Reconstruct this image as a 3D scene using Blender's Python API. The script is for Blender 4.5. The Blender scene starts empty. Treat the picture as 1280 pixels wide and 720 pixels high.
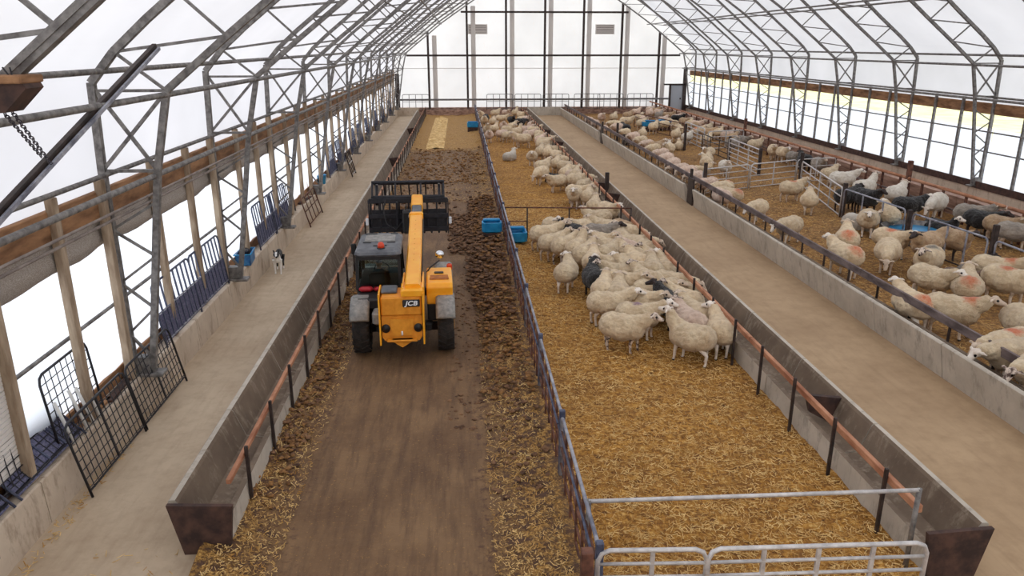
import bpy, bmesh, math, random
from mathutils import Vector, Matrix, Euler, noise
R = math.radians
C = bpy.context.scene.collection
sc = bpy.context.scene
rng = random.Random(7)

# ------------------------------------------------------------------ camera
F_PX = 950.0
YAW, PITCH, HCAM = R(3.84), R(17.74), 6.0
cd = bpy.data.cameras.new('camera'); cam = bpy.data.objects.new('camera', cd); C.objects.link(cam)
cd.sensor_width = 36.0; cd.lens = F_PX / 1280.0 * 36.0
cd.clip_start = 0.1; cd.clip_end = 900
cam.location = (0, 0, HCAM)
cam.rotation_euler = Euler((math.pi/2 - PITCH, 0, -YAW), 'XYZ')
sc.camera = cam
CM = cam.rotation_euler.to_matrix()
def at(px, py, z=0.0):
    d = CM @ Vector(((px-640)/F_PX, -(py-360)/F_PX, -1.0))
    t = (z - HCAM) / d.z
    return Vector((d.x*t, d.y*t, z))

# ------------------------------------------------------------------ materials
def lin(c):
    out = []
    for v in c[:3]:
        v = v/255.0
        out.append(v/12.92 if v <= 0.04045 else ((v+0.055)/1.055)**2.4)
    return tuple(out) + (1.0,)
def newmat(name):
    m = bpy.data.materials.new(name); m.use_nodes = True
    nt = m.node_tree
    b = nt.nodes['Principled BSDF']
    return m, nt, b
def N(nt, t, **kw):
    n = nt.nodes.new(t)
    for k, v in kw.items():
        if hasattr(n, k): setattr(n, k, v)
        else: n.inputs[k].default_value = v
    return n
def coords(nt, mode='obj'):
    if mode == 'pos':
        g = nt.nodes.new('ShaderNodeNewGeometry'); return g.outputs['Position']
    t = nt.nodes.new('ShaderNodeTexCoord'); return t.outputs['Object']
def ramp(nt, src, stops):
    r = nt.nodes.new('ShaderNodeValToRGB')
    nt.links.new(src, r.inputs[0])
    e = r.color_ramp.elements
    e[0].position, e[0].color = stops[0][0], stops[0][1]
    e[1].position, e[1].color = stops[-1][0], stops[-1][1]
    for p, c in stops[1:-1]:
        x = e.new(p); x.color = c
    return r.outputs[0]
def noise_tex(nt, co, scale, detail=4, rough=0.6, vec_scale=None):
    if vec_scale:
        mp = nt.nodes.new('ShaderNodeMapping'); nt.links.new(co, mp.inputs[0]); mp.inputs['Scale'].default_value = vec_scale
        co = mp.outputs[0]
    n = nt.nodes.new('ShaderNodeTexNoise'); nt.links.new(co, n.inputs['Vector'])
    n.inputs['Scale'].default_value = scale; n.inputs['Detail'].default_value = detail; n.inputs['Roughness'].default_value = rough
    return n.outputs[0]
def mixc(nt, fac, a, b, mode='MIX'):
    m = nt.nodes.new('ShaderNodeMix'); m.data_type = 'RGBA'; m.blend_type = mode
    for s, v in ((0, fac), (6, a), (7, b)):
        if hasattr(v, 'is_output'): nt.links.new(v, m.inputs[s])
        elif s == 0: m.inputs[0].default_value = v
        else: m.inputs[s].default_value = v
    return m.outputs[2]
def math_(nt, op, a, b=0.0, clamp=False):
    m = nt.nodes.new('ShaderNodeMath'); m.operation = op; m.use_clamp = clamp
    for i, v in enumerate((a, b)):
        if hasattr(v, 'is_output'): nt.links.new(v, m.inputs[i])
        else: m.inputs[i].default_value = v
    return m.outputs[0]
def bump(nt, b, h, strength=0.5, dist=0.02):
    n = nt.nodes.new('ShaderNodeBump'); nt.links.new(h, n.inputs['Height'])
    n.inputs['Strength'].default_value = strength; n.inputs['Distance'].default_value = dist
    nt.links.new(n.outputs[0], b.inputs['Normal'])
def simple(name, c1, c2=None, scale=6, rough=0.7, metal=0.0, bmp=0.0, mode='obj', vs=None, detail=4, lo=.35, hi=.65, bd=.01):
    m, nt, b = newmat(name)
    b.inputs['Roughness'].default_value = rough; b.inputs['Metallic'].default_value = metal
    if c2 is None:
        b.inputs['Base Color'].default_value = lin(c1)
    else:
        co = coords(nt, mode); n = noise_tex(nt, co, scale, detail, vec_scale=vs)
        nt.links.new(ramp(nt, n, [(lo, lin(c1)), (hi, lin(c2))]), b.inputs['Base Color'])
        if bmp: bump(nt, b, n, bmp, bd)
    return m

M = {}
# galvanised steel, painted steel, timber
M['steel'] = simple('galvanised_steel', (96,92,90), (142,138,134), 9, .55, .3, mode='pos')
M['dark_steel'] = simple('dark_steel', (44,36,34), (74,60,55), 5, .6, .3, mode='pos')
M['rust_steel'] = simple('rusty_steel', (66,38,30), (120,78,60), 7, .75, .1, mode='pos')
M['silver'] = simple('silver_gate_steel', (176,172,172), (214,210,208), 8, .45, .3, mode='pos')
M['blue_steel'] = simple('blue_painted_steel', (54,60,84), (92,98,120), 10, .5, .1, mode='pos')
M['fence_rail'] = simple('worn_blue_grey_rail', (104,106,120), (172,172,180), 5, .5, .2, mode='pos')
M['black_steel'] = simple('black_painted_steel', (22,22,28), (44,42,48), 10, .5, .1, mode='pos')
M['timber'] = simple('brown_timber', (108,74,48), (172,128,90), 5, .85, 0, .3, 'pos', (1,.25,1))
M['dark_timber'] = simple('dark_brown_board', (48,32,28), (84,58,48), 6, .8, 0, .3, 'pos')
M['post_timber'] = simple('pale_post_timber', (128,106,84), (184,164,140), 6, .85, 0, .3, 'pos', (1,1,.2))
M['orange_rail'] = simple('weathered_orange_rail', (142,88,60), (196,142,108), 6, .8, 0, .3, 'pos', (1,.3,1))
M['brown_rail'] = simple('worn_brown_rail', (84,70,68), (132,116,112), 6, .7, .1, .2, 'pos', (1,.3,1))
M['plank_wall'] = simple('stained_plank_wall', (124,94,80), (188,154,136), 3, .85, 0, .3, 'pos', (1,.35,2.5))

# precast concrete: pale, streaked, mottled
def concrete(name, a, b_, c_, mode='pos'):
    m, nt, b = newmat(name)
    co = coords(nt, mode)
    n1 = noise_tex(nt, co, 1.3, 5, .65); n2 = noise_tex(nt, co, 5, 6, .7, (1, 1, .35)); n3 = noise_tex(nt, co, 40, 3)
    col = ramp(nt, n1, [(.3, lin(a)), (.7, lin(b_))])
    col = mixc(nt, ramp(nt, n2, [(.52, (0,0,0,1)), (.72, (1,1,1,1))]), col, lin(c_))
    nt.links.new(col, b.inputs['Base Color']); b.inputs['Roughness'].default_value = .85
    bump(nt, b, n3, .25, .01)
    return m
M['bunk_out'] = concrete('precast_concrete', (170,160,146), (200,190,176), (142,132,120))
M['bunk_in'] = concrete('fouled_concrete', (96,80,66), (128,110,92), (156,142,124))
M['stem'] = concrete('stem_wall_concrete', (186,168,148), (210,194,174), (150,130,110))

def alley(name, a, b_, speck, spk=.68):
    m, nt, b = newmat(name)
    co = coords(nt, 'pos')
    n1 = noise_tex(nt, co, .55, 5, .6); n2 = noise_tex(nt, co, 3.2, 6, .7); n3 = noise_tex(nt, co, 34, 4, .7); n4 = noise_tex(nt, co, 2.5, 4, .6, (3,.3,1))
    col = ramp(nt, n1, [(.3, lin(a)), (.7, lin(b_))])
    col = mixc(nt, math_(nt, 'MULTIPLY', ramp(nt, n2, [(.45,(0,0,0,1)),(.75,(1,1,1,1))]), .45), col, lin(speck))
    col = mixc(nt, math_(nt, 'MULTIPLY', ramp(nt, n4, [(.5,(0,0,0,1)),(.7,(1,1,1,1))]), .25), col, lin(speck))
    col = mixc(nt, ramp(nt, n3, [(spk,(0,0,0,1)),(spk+.06,(1,1,1,1))]), col, lin((110,84,52)))
    nt.links.new(col, b.inputs['Base Color']); b.inputs['Roughness'].default_value = .8
    bump(nt, b, n3, .2, .01)
    return m
M['alley_left'] = alley('swept_alley_concrete', (184,162,136), (204,184,158), (150,126,100), .7)
M['alley_right'] = alley('feed_alley_concrete', (162,134,102), (184,156,122), (136,108,78), .69)

# straw bedding: voronoi + stretched noises read as chopped stalks
def straw(name, cols, mud, mudlo=.5, mudhi=.75):
    m, nt, b = newmat(name)
    co = coords(nt, 'pos')
    big = noise_tex(nt, co, .45, 4, .6)
    a = noise_tex(nt, co, 17, 4, .8, (1, .45, 1)); c = noise_tex(nt, co, 16, 4, .8, (.4, 1, 1))
    fine = math_(nt, 'MULTIPLY', math_(nt, 'ADD', a, c), .5)
    med = noise_tex(nt, co, 5.5, 5, .7)
    col = ramp(nt, fine, [(.36, lin(cols[0])), (.46, lin(cols[1])), (.54, lin(cols[2])), (.64, lin(cols[3]))])
    mf = math_(nt, 'MULTIPLY', ramp(nt, med, [(mudlo,(0,0,0,1)),(mudhi,(1,1,1,1))]), .8)
    col = mixc(nt, mf, col, lin(mud))
    bf = math_(nt, 'MULTIPLY', ramp(nt, big, [(.45,(0,0,0,1)),(.65,(1,1,1,1))]), .35)
    col = mixc(nt, bf, col, lin(mud))
    nt.links.new(col, b.inputs['Base Color']); b.inputs['Roughness'].default_value = .9
    bump(nt, b, fine, .9, .05)
    return m
M['straw'] = straw('golden_straw_bedding', [(76,44,14),(146,98,36),(190,138,58),(234,196,122)], (108,68,26), .48, .70)
M['straw_soiled'] = straw('soiled_straw_bedding', [(70,42,20),(142,100,50),(178,132,66),(214,176,112)], (92,60,34), .44, .66)
M['stalk'] = simple('straw_stalk', (178,130,60), (238,206,142), 5, .8, mode='pos')

# scraped pen floor: brown concrete with tyre streaks, straw and muck along both edges
m, nt, b = newmat('scraped_pen_floor')
co = coords(nt, 'pos')
sx = nt.nodes.new('ShaderNodeSeparateXYZ'); nt.links.new(co, sx.inputs[0])
n1 = noise_tex(nt, co, .8, 5, .65); n2 = noise_tex(nt, co, 3, 5, .7, (2.2,.22,1)); n3 = noise_tex(nt, co, 7, 6, .75); n4 = noise_tex(nt, co, 30, 3, .7)
base = ramp(nt, n1, [(.3, lin((106,76,48))), (.7, lin((142,110,76)))])
base = mixc(nt, math_(nt,'MULTIPLY', ramp(nt, n2, [(.45,(0,0,0,1)),(.65,(1,1,1,1))]), .7), base, lin((84,58,38)))
base = mixc(nt, ramp(nt, n4, [(.62,(0,0,0,1)),(.7,(1,1,1,1))]), base, lin((168,128,74)))
strw = ramp(nt, n4, [(.35, lin((84,54,22))), (.5, lin((160,116,52))), (.65, lin((214,170,94)))])
muck = ramp(nt, n3, [(.35, lin((46,28,22))), (.65, lin((92,62,44)))])
edge = mixc(nt, ramp(nt, n3, [(.42,(0,0,0,1)),(.58,(1,1,1,1))]), strw, muck)
# distance from the scraped strip's axis, wobbling
dx = math_(nt, 'ABSOLUTE', math_(nt, 'ADD', sx.outputs[0], 1.05))
dx = math_(nt, 'ADD', dx, math_(nt, 'MULTIPLY', math_(nt,'SUBTRACT', n1, .5), 1.3))
dx = math_(nt, 'ADD', dx, math_(nt, 'MULTIPLY', math_(nt,'SUBTRACT', n3, .5), 2.6))
ef = ramp(nt, math_(nt, 'DIVIDE', dx, 3.0), [(.42,(0,0,0,1)),(.56,(1,1,1,1))])
far = ramp(nt, math_(nt, 'DIVIDE', math_(nt,'ADD', sx.outputs[1], math_(nt,'MULTIPLY',n1,6.0)), 100.0), [(.475,(0,0,0,1)),(.495,(1,1,1,1))])
col = mixc(nt, ef, base, edge)
col = mixc(nt, far, col, strw)
nt.links.new(col, b.inputs['Base Color']); b.inputs['Roughness'].default_value = .75
bump(nt, b, n3, .8, .06)
M['pen_floor'] = m
M['muck'] = simple('dark_muck', (72,48,34), (142,104,72), 6, .85, 0, .6, 'pos', detail=6, bd=.03)
M['muck_straw'] = simple('strawy_muck', (84,54,34), (168,122,70), 9, .9, 0, .6, 'pos', detail=6, bd=.03)

# tarpaulin: translucent woven white
def cloth(name, col, trans=.6, weave=True, streak=None):
    m, nt, b = newmat(name)
    nt.nodes.remove(b)
    out = nt.nodes['Material Output']
    tr = nt.nodes.new('ShaderNodeBsdfTranslucent'); df = nt.nodes.new('ShaderNodeBsdfDiffuse'); mx = nt.nodes.new('ShaderNodeMixShader')
    co = coords(nt, 'pos')
    n = noise_tex(nt, co, .35, 3, .5)
    c2 = tuple(v*.95 for v in col)
    cc = ramp(nt, n, [(.3, lin(c2)), (.7, lin(col))])
    if streak:
        n2 = noise_tex(nt, co, 6, 4, .7, (1,1,.5))
        cc = mixc(nt, math_(nt,'MULTIPLY', ramp(nt, n2, [(.55,(0,0,0,1)),(.75,(1,1,1,1))]), .5), cc, lin(streak))
    nt.links.new(cc, tr.inputs[0]); nt.links.new(cc, df.inputs[0])
    mx.inputs[0].default_value = 1-trans
    nt.links.new(tr.outputs[0], mx.inputs[1]); nt.links.new(df.outputs[0], mx.inputs[2])
    nt.links.new(mx.outputs[0], out.inputs[0])
    return m
M['roof'] = cloth('white_roof_tarpaulin', (225,223,226), .57)
M['curtain'] = cloth('white_side_curtain', (240,244,252), .80)
M['end_cloth'] = cloth('white_end_tarpaulin', (236,232,228), .6, streak=(232,218,206))
M['net'] = simple('grey_wind_net', (138,128,118), (186,176,166), 40, .9, 0, .4, 'pos', (1,1,3))
M['slat'] = simple('white_slatted_panel', (222,216,210), None, rough=.6)
M['conduit'] = simple('grey_conduit', (120,108,102), (150,138,130), 5, .6, mode='pos')
M['white_plastic'] = simple('white_plastic', (226,224,220), None, rough=.45)
M['chain'] = simple('dark_chain', (54,50,60), (96,92,100), 30, .5, .6, mode='pos')

# ------------------------------------------------------------------ mesh builder
class MB:
    def __init__(s): s.v = []; s.f = []; s.mi = []; s.cur = 0; s.sm = []; s.smooth = False
    def add(s, vs, fs):
        o = len(s.v); s.v += [tuple(v) for v in vs]
        for f in fs: s.f.append(tuple(i+o for i in f)); s.mi.append(s.cur); s.sm.append(s.smooth)
        return s
    def hexa(s, p):  # 8 points: bottom 0-3 ccw, top 4-7
        return s.add(p, [(0,3,2,1),(4,5,6,7),(0,1,5,4),(1,2,6,5),(2,3,7,6),(3,0,4,7)])
    def box(s, a, b):
        x0,y0,z0 = a; x1,y1,z1 = b
        return s.hexa([(x0,y0,z0),(x1,y0,z0),(x1,y1,z0),(x0,y1,z0),(x0,y0,z1),(x1,y0,z1),(x1,y1,z1),(x0,y1,z1)])
    def rbox(s, a, b, r=.02):  # box with chamfered edges
        x0,y0,z0 = a; x1,y1,z1 = b
        r = min(r, (x1-x0)/2.01, (y1-y0)/2.01, (z1-z0)/2.01)
        rings = []
        for z, k in ((z0, r), (z0+r, 0), (z1-r, 0), (z1, r)):
            X0,X1,Y0,Y1 = x0+k, x1-k, y0+k, y1-k
            c = r
            rings.append([(X0+c,Y0,z),(X1-c,Y0,z),(X1,Y0+c,z),(X1,Y1-c,z),(X1-c,Y1,z),(X0+c,Y1,z),(X0,Y1-c,z),(X0,Y0+c,z)])
        return s.loft(rings)
    def loft(s, rings, caps=True, closed=True):
        n = len(rings[0]); vs = [p for r in rings for p in r]; fs = []
        for i in range(len(rings)-1):
            for j in range(n if closed else n-1):
                k = (j+1) % n
                fs.append((i*n+j, i*n+k, (i+1)*n+k, (i+1)*n+j))
        if caps:
            fs.append(tuple(reversed(range(n)))); fs.append(tuple(range((len(rings)-1)*n, len(rings)*n)))
        return s.add(vs, fs)
    def prism(s, poly, axis, a, b):  # poly of 2d points extruded along axis
        def mk(u, v, w):
            return (w,u,v) if axis == 'x' else ((u,w,v) if axis == 'y' else (u,v,w))
        return s.loft([[mk(u,v,a) for u,v in poly], [mk(u,v,b) for u,v in poly]])
    def tube(s, pts, r, n=8, caps=True):
        pts = [Vector(p) for p in pts]; rings = []
        rr = r if isinstance(r, (list, tuple)) else [r]*len(pts)
        prev = None
        for i, p in enumerate(pts):
            if i == 0: t = pts[1]-p
            elif i == len(pts)-1: t = p-pts[i-1]
            else: t = (pts[i+1]-p).normalized() + (p-pts[i-1]).normalized()
            t = t.normalized()
            up = prev if prev is not None else (Vector((0,0,1)) if abs(t.z) < .9 else Vector((1,0,0)))
            a = t.cross(up)
            if a.length < 1e-5: a = t.cross(Vector((0,1,0)))
            a.normalize(); b_ = a.cross(t).normalized(); prev = b_
            rings.append([p + (a*math.cos(2*math.pi*k/n) + b_*math.sin(2*math.pi*k/n))*rr[i] for k in range(n)])
        sm = s.smooth; s.smooth = n > 5
        s.loft(rings, caps); s.smooth = sm
        return s
    def bar(s, p, q, w, h):  # rectangular bar, h measured near-vertical
        p, q = Vector(p), Vector(q); t = (q-p).normalized()
        up = Vector((0,0,1)) if abs(t.z) < .95 else Vector((0,1,0))
        a = t.cross(up).normalized()*w/2; b_ = a.cross(t).normalized()*h/2
        return s.loft([[c-a-b_, c+a-b_, c+a+b_, c-a+b_] for c in (p, q)])
    def disc(s, c, axis, r, th, n=20, r2=None):
        c = Vector(c); ax = Vector(axis).normalized()*th/2
        return s.tube([c-ax, c+ax], [r, r2 if r2 else r], n)
    def ball(s, c, r, seg=12, rings=8, sc_=(1,1,1)):
        c = Vector(c); rs = []
        for i in range(rings+1):
            ph = math.pi*i/rings
            k = max(math.sin(ph), 1e-3)
            rs.append([(c.x+sc_[0]*r*k*math.cos(2*math.pi*j/seg), c.y+sc_[1]*r*k*math.sin(2*math.pi*j/seg), c.z-sc_[2]*r*math.cos(ph)) for j in range(seg)])
        sm = s.smooth; s.smooth = True; s.loft(rs); s.smooth = sm
        return s
    def build(s, name, mats, parent=None, loc=None, rotz=None):
        me = bpy.data.meshes.new(name); me.from_pydata(s.v, [], s.f)
        if not isinstance(mats, (list, tuple)): mats = [mats]
        for mm in mats: me.materials.append(mm)
        me.polygons.foreach_set('material_index', s.mi)
        me.polygons.foreach_set('use_smooth', s.sm)
        bm = bmesh.new(); bm.from_mesh(me); bmesh.ops.recalc_face_normals(bm, faces=bm.faces); bm.to_mesh(me); bm.free()
        me.update()
        o = bpy.data.objects.new(name, me); C.objects.link(o)
        if parent: o.parent = parent
        if loc is not None: o.location = loc
        if rotz is not None: o.rotation_euler = (0,0,rotz)
        return o
def empty(name, loc=(0,0,0), rz=0):
    o = bpy.data.objects.new(name, None); C.objects.link(o); o.location = loc; o.rotation_euler = (0,0,rz); o.empty_display_size = .2
    return o
def tag(o, label=None, cat=None, group=None, kind=None):
    if label: o['label'] = label
    if cat: o['category'] = cat
    if group: o['group'] = group
    if kind: o['kind'] = kind
    return o
def struct(o): o['kind'] = 'structure'; return o
def children(o): return [c for c in list(CH.get(o.name, []))]
def copy_tree(root, loc=None, rz=None, label=None, group=None):
    c = root.copy(); C.objects.link(c)
    if loc is not None: c.location = loc
    if rz is not None: c.rotation_euler = (0,0,rz)
    if label: c['label'] = label
    if group: c['group'] = group
    for ch in list(root.children):
        d = ch.copy(); C.objects.link(d); d.parent = c
        for g in list(ch.children):
            e = g.copy(); C.objects.link(e); e.parent = d
    return c
# ================================================================== the barn shell
XC, HW = 7.55, 13.2            # ridge line and half width to the outer chord
LEN0, LEN1 = -2.0, 70.0
TRUSS_Y = [1.9, 7.3, 12.4, 17.9, 23.4, 29.0, 34.6, 40.2, 45.8, 51.4, 57.0, 62.7, 68.3]
OUT = [(13.2,.65),(13.2,2.4),(13.2,4.1),(13.15,5.45),(12.75,5.9),(12.2,6.37),(11.2,7.15),(10.5,7.72),(8,9.7),(5,11.75),(2.5,12.85),(0,13.2)]
INN = [(12.9,.65),(12.35,4.1),(12.05,5.33),(11.05,6.13),(10.05,6.9),(9.0,7.73),(6.8,9.2),(4.4,10.75),(2.2,11.75),(0,12.1)]
def prof(P, z=None):
    return [(XC-u, zz) for u, zz in P] + [(XC+u, zz) for u, zz in reversed(P[:-1])]

def grid(name, x0, x1, y0, y1, nx, ny, fz, material, stuff=False):
    vs, fs = [], []
    for j in range(ny+1):
        for i in range(nx+1):
            x = x0+(x1-x0)*i/nx; t = j/ny; y = y0+(y1-y0)*(t**1.6 if ny > 8 else t)
            vs.append((x, y, fz(x, y)))
    for j in range(ny):
        for i in range(nx):
            a = j*(nx+1)+i; fs.append((a, a+1, a+nx+2, a+nx+1))
    mb = MB(); mb.smooth = True; mb.add(vs, fs)
    return mb.build(name, material)
def nz(x, y, s, seed=0): return noise.noise(Vector((x*s, y*s, seed)))

# ground outside: trodden snow and pale dry grass around the barn
m, nt, b = newmat('pale_winter_grass')
n = noise_tex(nt, coords(nt, 'pos'), .5, 4); nt.links.new(ramp(nt, n, [(.4, lin((226,222,150))), (.6, lin((240,236,176)))]), b.inputs['Base Color']); b.inputs['Roughness'].default_value = .9
M['snow'] = simple('trodden_snow', (236,238,242), None, rough=.9)
struct(MB().box((-90,-60,-.5),(36,200,-.32)).build('floor_outside_snow', M['snow']))
struct(MB().box((36,-60,-.5),(70,200,-.32)).build('floor_outside_grass', m))
struct(MB().box((70,-60,-.5),(160,200,-.32)).build('floor_outside_field', M['snow']))
struct(MB().box((-6.2,LEN0,-.3),(21.4,LEN1,-.02)).build('floor', M['alley_left']))
struct(MB().box((-5.6,LEN0,-.019),(-3.0,69.2,0)).build('floor_left_alley', M['alley_left']))
struct(MB().box((5.2,LEN0,-.019),(9.0,69.2,0)).build('floor_feed_alley', M['alley_right']))
struct(MB().box((17.9,LEN0,-.019),(20.6,69.2,.03)).build('floor_right_strip', M['plank_wall']))

# scraped pen floor: flat in the scraped strip, ridged and lumpy at both sides
def fpen(x, y):
    d = abs(x+1.05+.25*nz(x*.3, y, .5, 3))
    e = max(0, min(1, (d-1.35)/.7))
    z = .012 + e*(.08+.10*(nz(x,y,1.6,1)+.4)) + e*.09*max(0, nz(x,y,4.5,2)) + .006*nz(x,y,3,5)
    if y > 24: z += min(1, (y-24)/4)*.05*(nz(x,y,2.2,9)+.5)
    return max(.005, z)
struct(grid('floor_scraped_pen', -3.25, 1.35, -2, 69.5, 56, 420, fpen, M['pen_floor']))
def fst(seed, a=.05, base=.06):
    def f(x, y): return base + a*nz(x,y,1.1,seed) + .035*nz(x,y,4,seed+1) + .02*nz(x,y,10,seed+2)
    return f
tag(grid('straw_bedding', 1.25, 5.45, 4.5, 69.15, 70, 520, fst(11), M['straw']), 'golden straw bedding covering the middle sheep pen between the blue grey fence and the feed bunk', 'straw', kind='stuff')
tag(grid('straw_bedding', 9.45, 17.9, 4.5, 69.7, 80, 420, fst(21, .06), M['straw_soiled']), 'trodden brown and gold straw bedding in the right hand sheep pens', 'straw', kind='stuff')
# loose stalks lying on the bedding
def stalks(name, boxes, n, fz, material, label, sc_=1.0):
    mb = MB(); r = random.Random(5)
    for _ in range(n):
        x0,x1,y0,y1 = boxes[r.randrange(len(boxes))]
        x = r.uniform(x0,x1); y = y0+(y1-y0)*r.random()**1.7
        z = fz(x,y)+r.uniform(.0,.035); a = r.uniform(0,math.pi); l = r.uniform(.018,.05)*sc_; w = r.uniform(.003,.006)
        dx_,dy_ = math.cos(a)*l, math.sin(a)*l; wx,wy = -math.sin(a)*w, math.cos(a)*w; t = r.uniform(-.02,.02)
        mb.add([(x-dx_-wx,y-dy_-wy,z-t),(x+dx_-wx,y+dy_-wy,z+t),(x+dx_+wx,y+dy_+wy,z+t),(x-dx_+wx,y-dy_+wy,z-t),(x-dx_,y-dy_,z-t+w*1.4),(x+dx_,y+dy_,z+t+w*1.4)],
               [(0,1,5,4),(3,4,5,2),(0,3,2,1)])
    return tag(mb.build(name, material), label, 'straw', kind='stuff')
stalks('loose_straw', [(1.35,5.3,6,30)], 26000, fst(11), M['stalk'], 'loose pale straw stalks scattered over the middle pen bedding')
stalks('loose_straw', [(9.6,17,10,34)], 9000, fst(21,.06), M['stalk'], 'loose straw stalks scattered over the right hand pen bedding')
stalks('loose_straw', [(-3.1,-2.3,7,26),(.3,1.2,7,24),(-3.1,1.2,30,60)], 12000, fpen, M['stalk'], 'loose straw stalks along both edges of the scraped pen', .6)
stalks('loose_straw', [(-5.4,-5.2,6.5,11),(-4.6,-3.2,6,8.3)], 500, lambda x,y: .0, M['stalk'], 'wisps of straw along the foot of the left wall')

# lumps of muck left along the scraped strip
def lumps(name, spots, material, label, seed):
    mb = MB(); r = random.Random(seed); mb.smooth = True
    for (x0,x1,y0,y1,n,s0,s1,pz) in spots:
        for _ in range(n):
            x,y = r.uniform(x0,x1), r.uniform(y0,y1); s = r.uniform(s0,s1)
            z = fpen(x,y)+ (r.random()**2)*pz
            seg, rg = 7, 5; rs = []
            for i in range(rg+1):
                ph = math.pi*i/rg; k = max(math.sin(ph),.02)
                rs.append([(x+s*k*math.cos(2*math.pi*j/seg)*r.uniform(.5,1.4), y+s*k*math.sin(2*math.pi*j/seg)*r.uniform(.5,1.4), z-s*.45*math.cos(ph)*r.uniform(.6,1.3)) for j in range(seg)])
            mb.loft(rs)
    return tag(mb.build(name, material), label, 'manure', kind='stuff')
lumps('manure_lumps', [(.35,1.2,9,16,260,.015,.06,.04),(.25,1.2,16,30,1300,.02,.09,.2),(.1,1.2,18,24,450,.02,.10,.26),(-3.0,-2.5,10,21,420,.015,.06,.05),(-2.9,1.1,28,40,330,.02,.08,.04),(-.4,.3,22,27.5,420,.02,.10,.15),(-.3,.4,11,20,220,.01,.05,.01)], M['muck'], 'dark clods of manure along the right side of the scraped pen', 3)
lumps('strawy_manure', [(.3,1.2,12,30,1100,.015,.08,.24),(-3.0,-2.5,9,24,500,.012,.06,.06),(-2.7,1.1,34,46,700,.02,.09,.06)], M['muck_straw'], 'straw and manure clods heaped against the pen edges', 4)

# ---- walls
wl = MB()
y = LEN0
while y < 69:
    L = 1.22
    wl.prism([(-6.15,0),(-5.47,0),(-5.5,.6),(-5.52,.62),(-6.15,.62)], 'y', y+.008, y+L-.008); y += L
struct(wl.build('wall_left', M['stem']))
struct(MB().box((-6.05,LEN0,.62),(-5.78,70,.86)).build('trim_1', M['timber']))
struct(MB().box((20.55,LEN0,0),(21.1,70,.68)).build('wall_right', M['stem']))
struct(MB().box((20.5,LEN0,.55),(20.54,70,.82)).build('trim_2', M['dark_timber']))
struct(MB().box((-6.15,69.75,0),(21.1,70.2,.66)).build('wall_back_stem', M['plank_wall']))
# roof and gable cloth
rp = [(XC-HW-.18,3.6)] + [(x-.14 if x < XC else x+.14, z+.1) for x, z in prof(OUT[3:])] + [(XC+HW+.18,3.6)]
vs = []; fs = []
for yy in (LEN0, 70.15):
    vs += [(x, yy, z) for x, z in rp]
n_ = len(rp)
fs = [(i, i+1, n_+i+1, n_+i) for i in range(n_-1)]
struct(MB().add(vs, fs).build('ceiling', M['roof']))
gb = [(XC-HW-.15,.66)] + rp + [(XC+HW+.15,.66)]
struct(MB().add([(x,70.15,z) for x,z in gb], [tuple(range(len(gb)))]).build('wall_back', M['end_cloth']))
struct(MB().add([(x,LEN0,z) for x,z in [(XC-HW-.15,-.02)]+rp+[(XC+HW+.15,-.02)]], [tuple(range(len(rp)+2))]).build('wall_front', M['end_cloth']))
# side curtains, a bay at a time
wn = 0
for side in (-1, 1):
    X = XC + side*(HW+.16)
    ys = [LEN0]+TRUSS_Y[:]+[70.1]
    for i in range(len(ys)-1):
        a, c = ys[i]+.03, ys[i+1]-.03
        wn += 1; mb = MB(); mb.smooth = True
        K = 14; top = 3.02 if side < 0 else 2.84
        for k in range(K+1):
            pass
        vs = [(X+side*(.02*math.sin(k*2.1+i)), a+(c-a)*k/K, z) for z in (.7, 1.4, 2.1, top) for k in range(K+1)]
        fs = [(r*(K+1)+k, r*(K+1)+k+1, (r+1)*(K+1)+k+1, (r+1)*(K+1)+k) for r in range(3) for k in range(K)]
        mb.add(vs, fs); struct(mb.build('window_%d' % wn, M['curtain']))
# brown beams under the eaves, with the grey wind net under the left one
for side, nm in ((-1,'trim_3'),(1,'trim_4')):
    X = XC+side*HW
    mb = MB()
    ys = [LEN0]+TRUSS_Y+[70]
    for i in range(len(ys)-1): mb.rbox((min(X+side*.02,X+side*.12), ys[i]+.01, 3.4), (max(X+side*.02,X+side*.12), ys[i+1]-.01, 3.82), .015)
    struct(mb.build(nm, M['timber']))
mb = MB(); mb.smooth = True
K = 200
vs = [(-5.74+.03*math.sin(k*.9)+.02*math.sin(j*2.2), LEN0+(72)*k/K, z+(.02*math.sin(k*.35)+.02*math.sin(k*1.3))*(j==0)) for j, z in enumerate((2.93,3.1,3.25,3.42)) for k in range(K+1)]
mb.add(vs, [(r*(K+1)+k, r*(K+1)+k+1, (r+1)*(K+1)+k+1, (r+1)*(K+1)+k) for r in range(3) for k in range(K)])
net = mb.build('wind_net', M['net'])
sm_ = net.modifiers.new('thickness', 'SOLIDIFY'); sm_.thickness = .012
tag(net, 'long grey wind net hanging under the brown beam of the left wall', 'net')
mb = MB()
for k in range(34): mb.box((-5.70, 6.0, .9+k*.062), (-5.67, 9.15, .9+k*.062+.05))
tag(mb.build('slatted_panel', M['slat']), 'white finely slatted panel at the near end of the left wall', 'panel')

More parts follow.
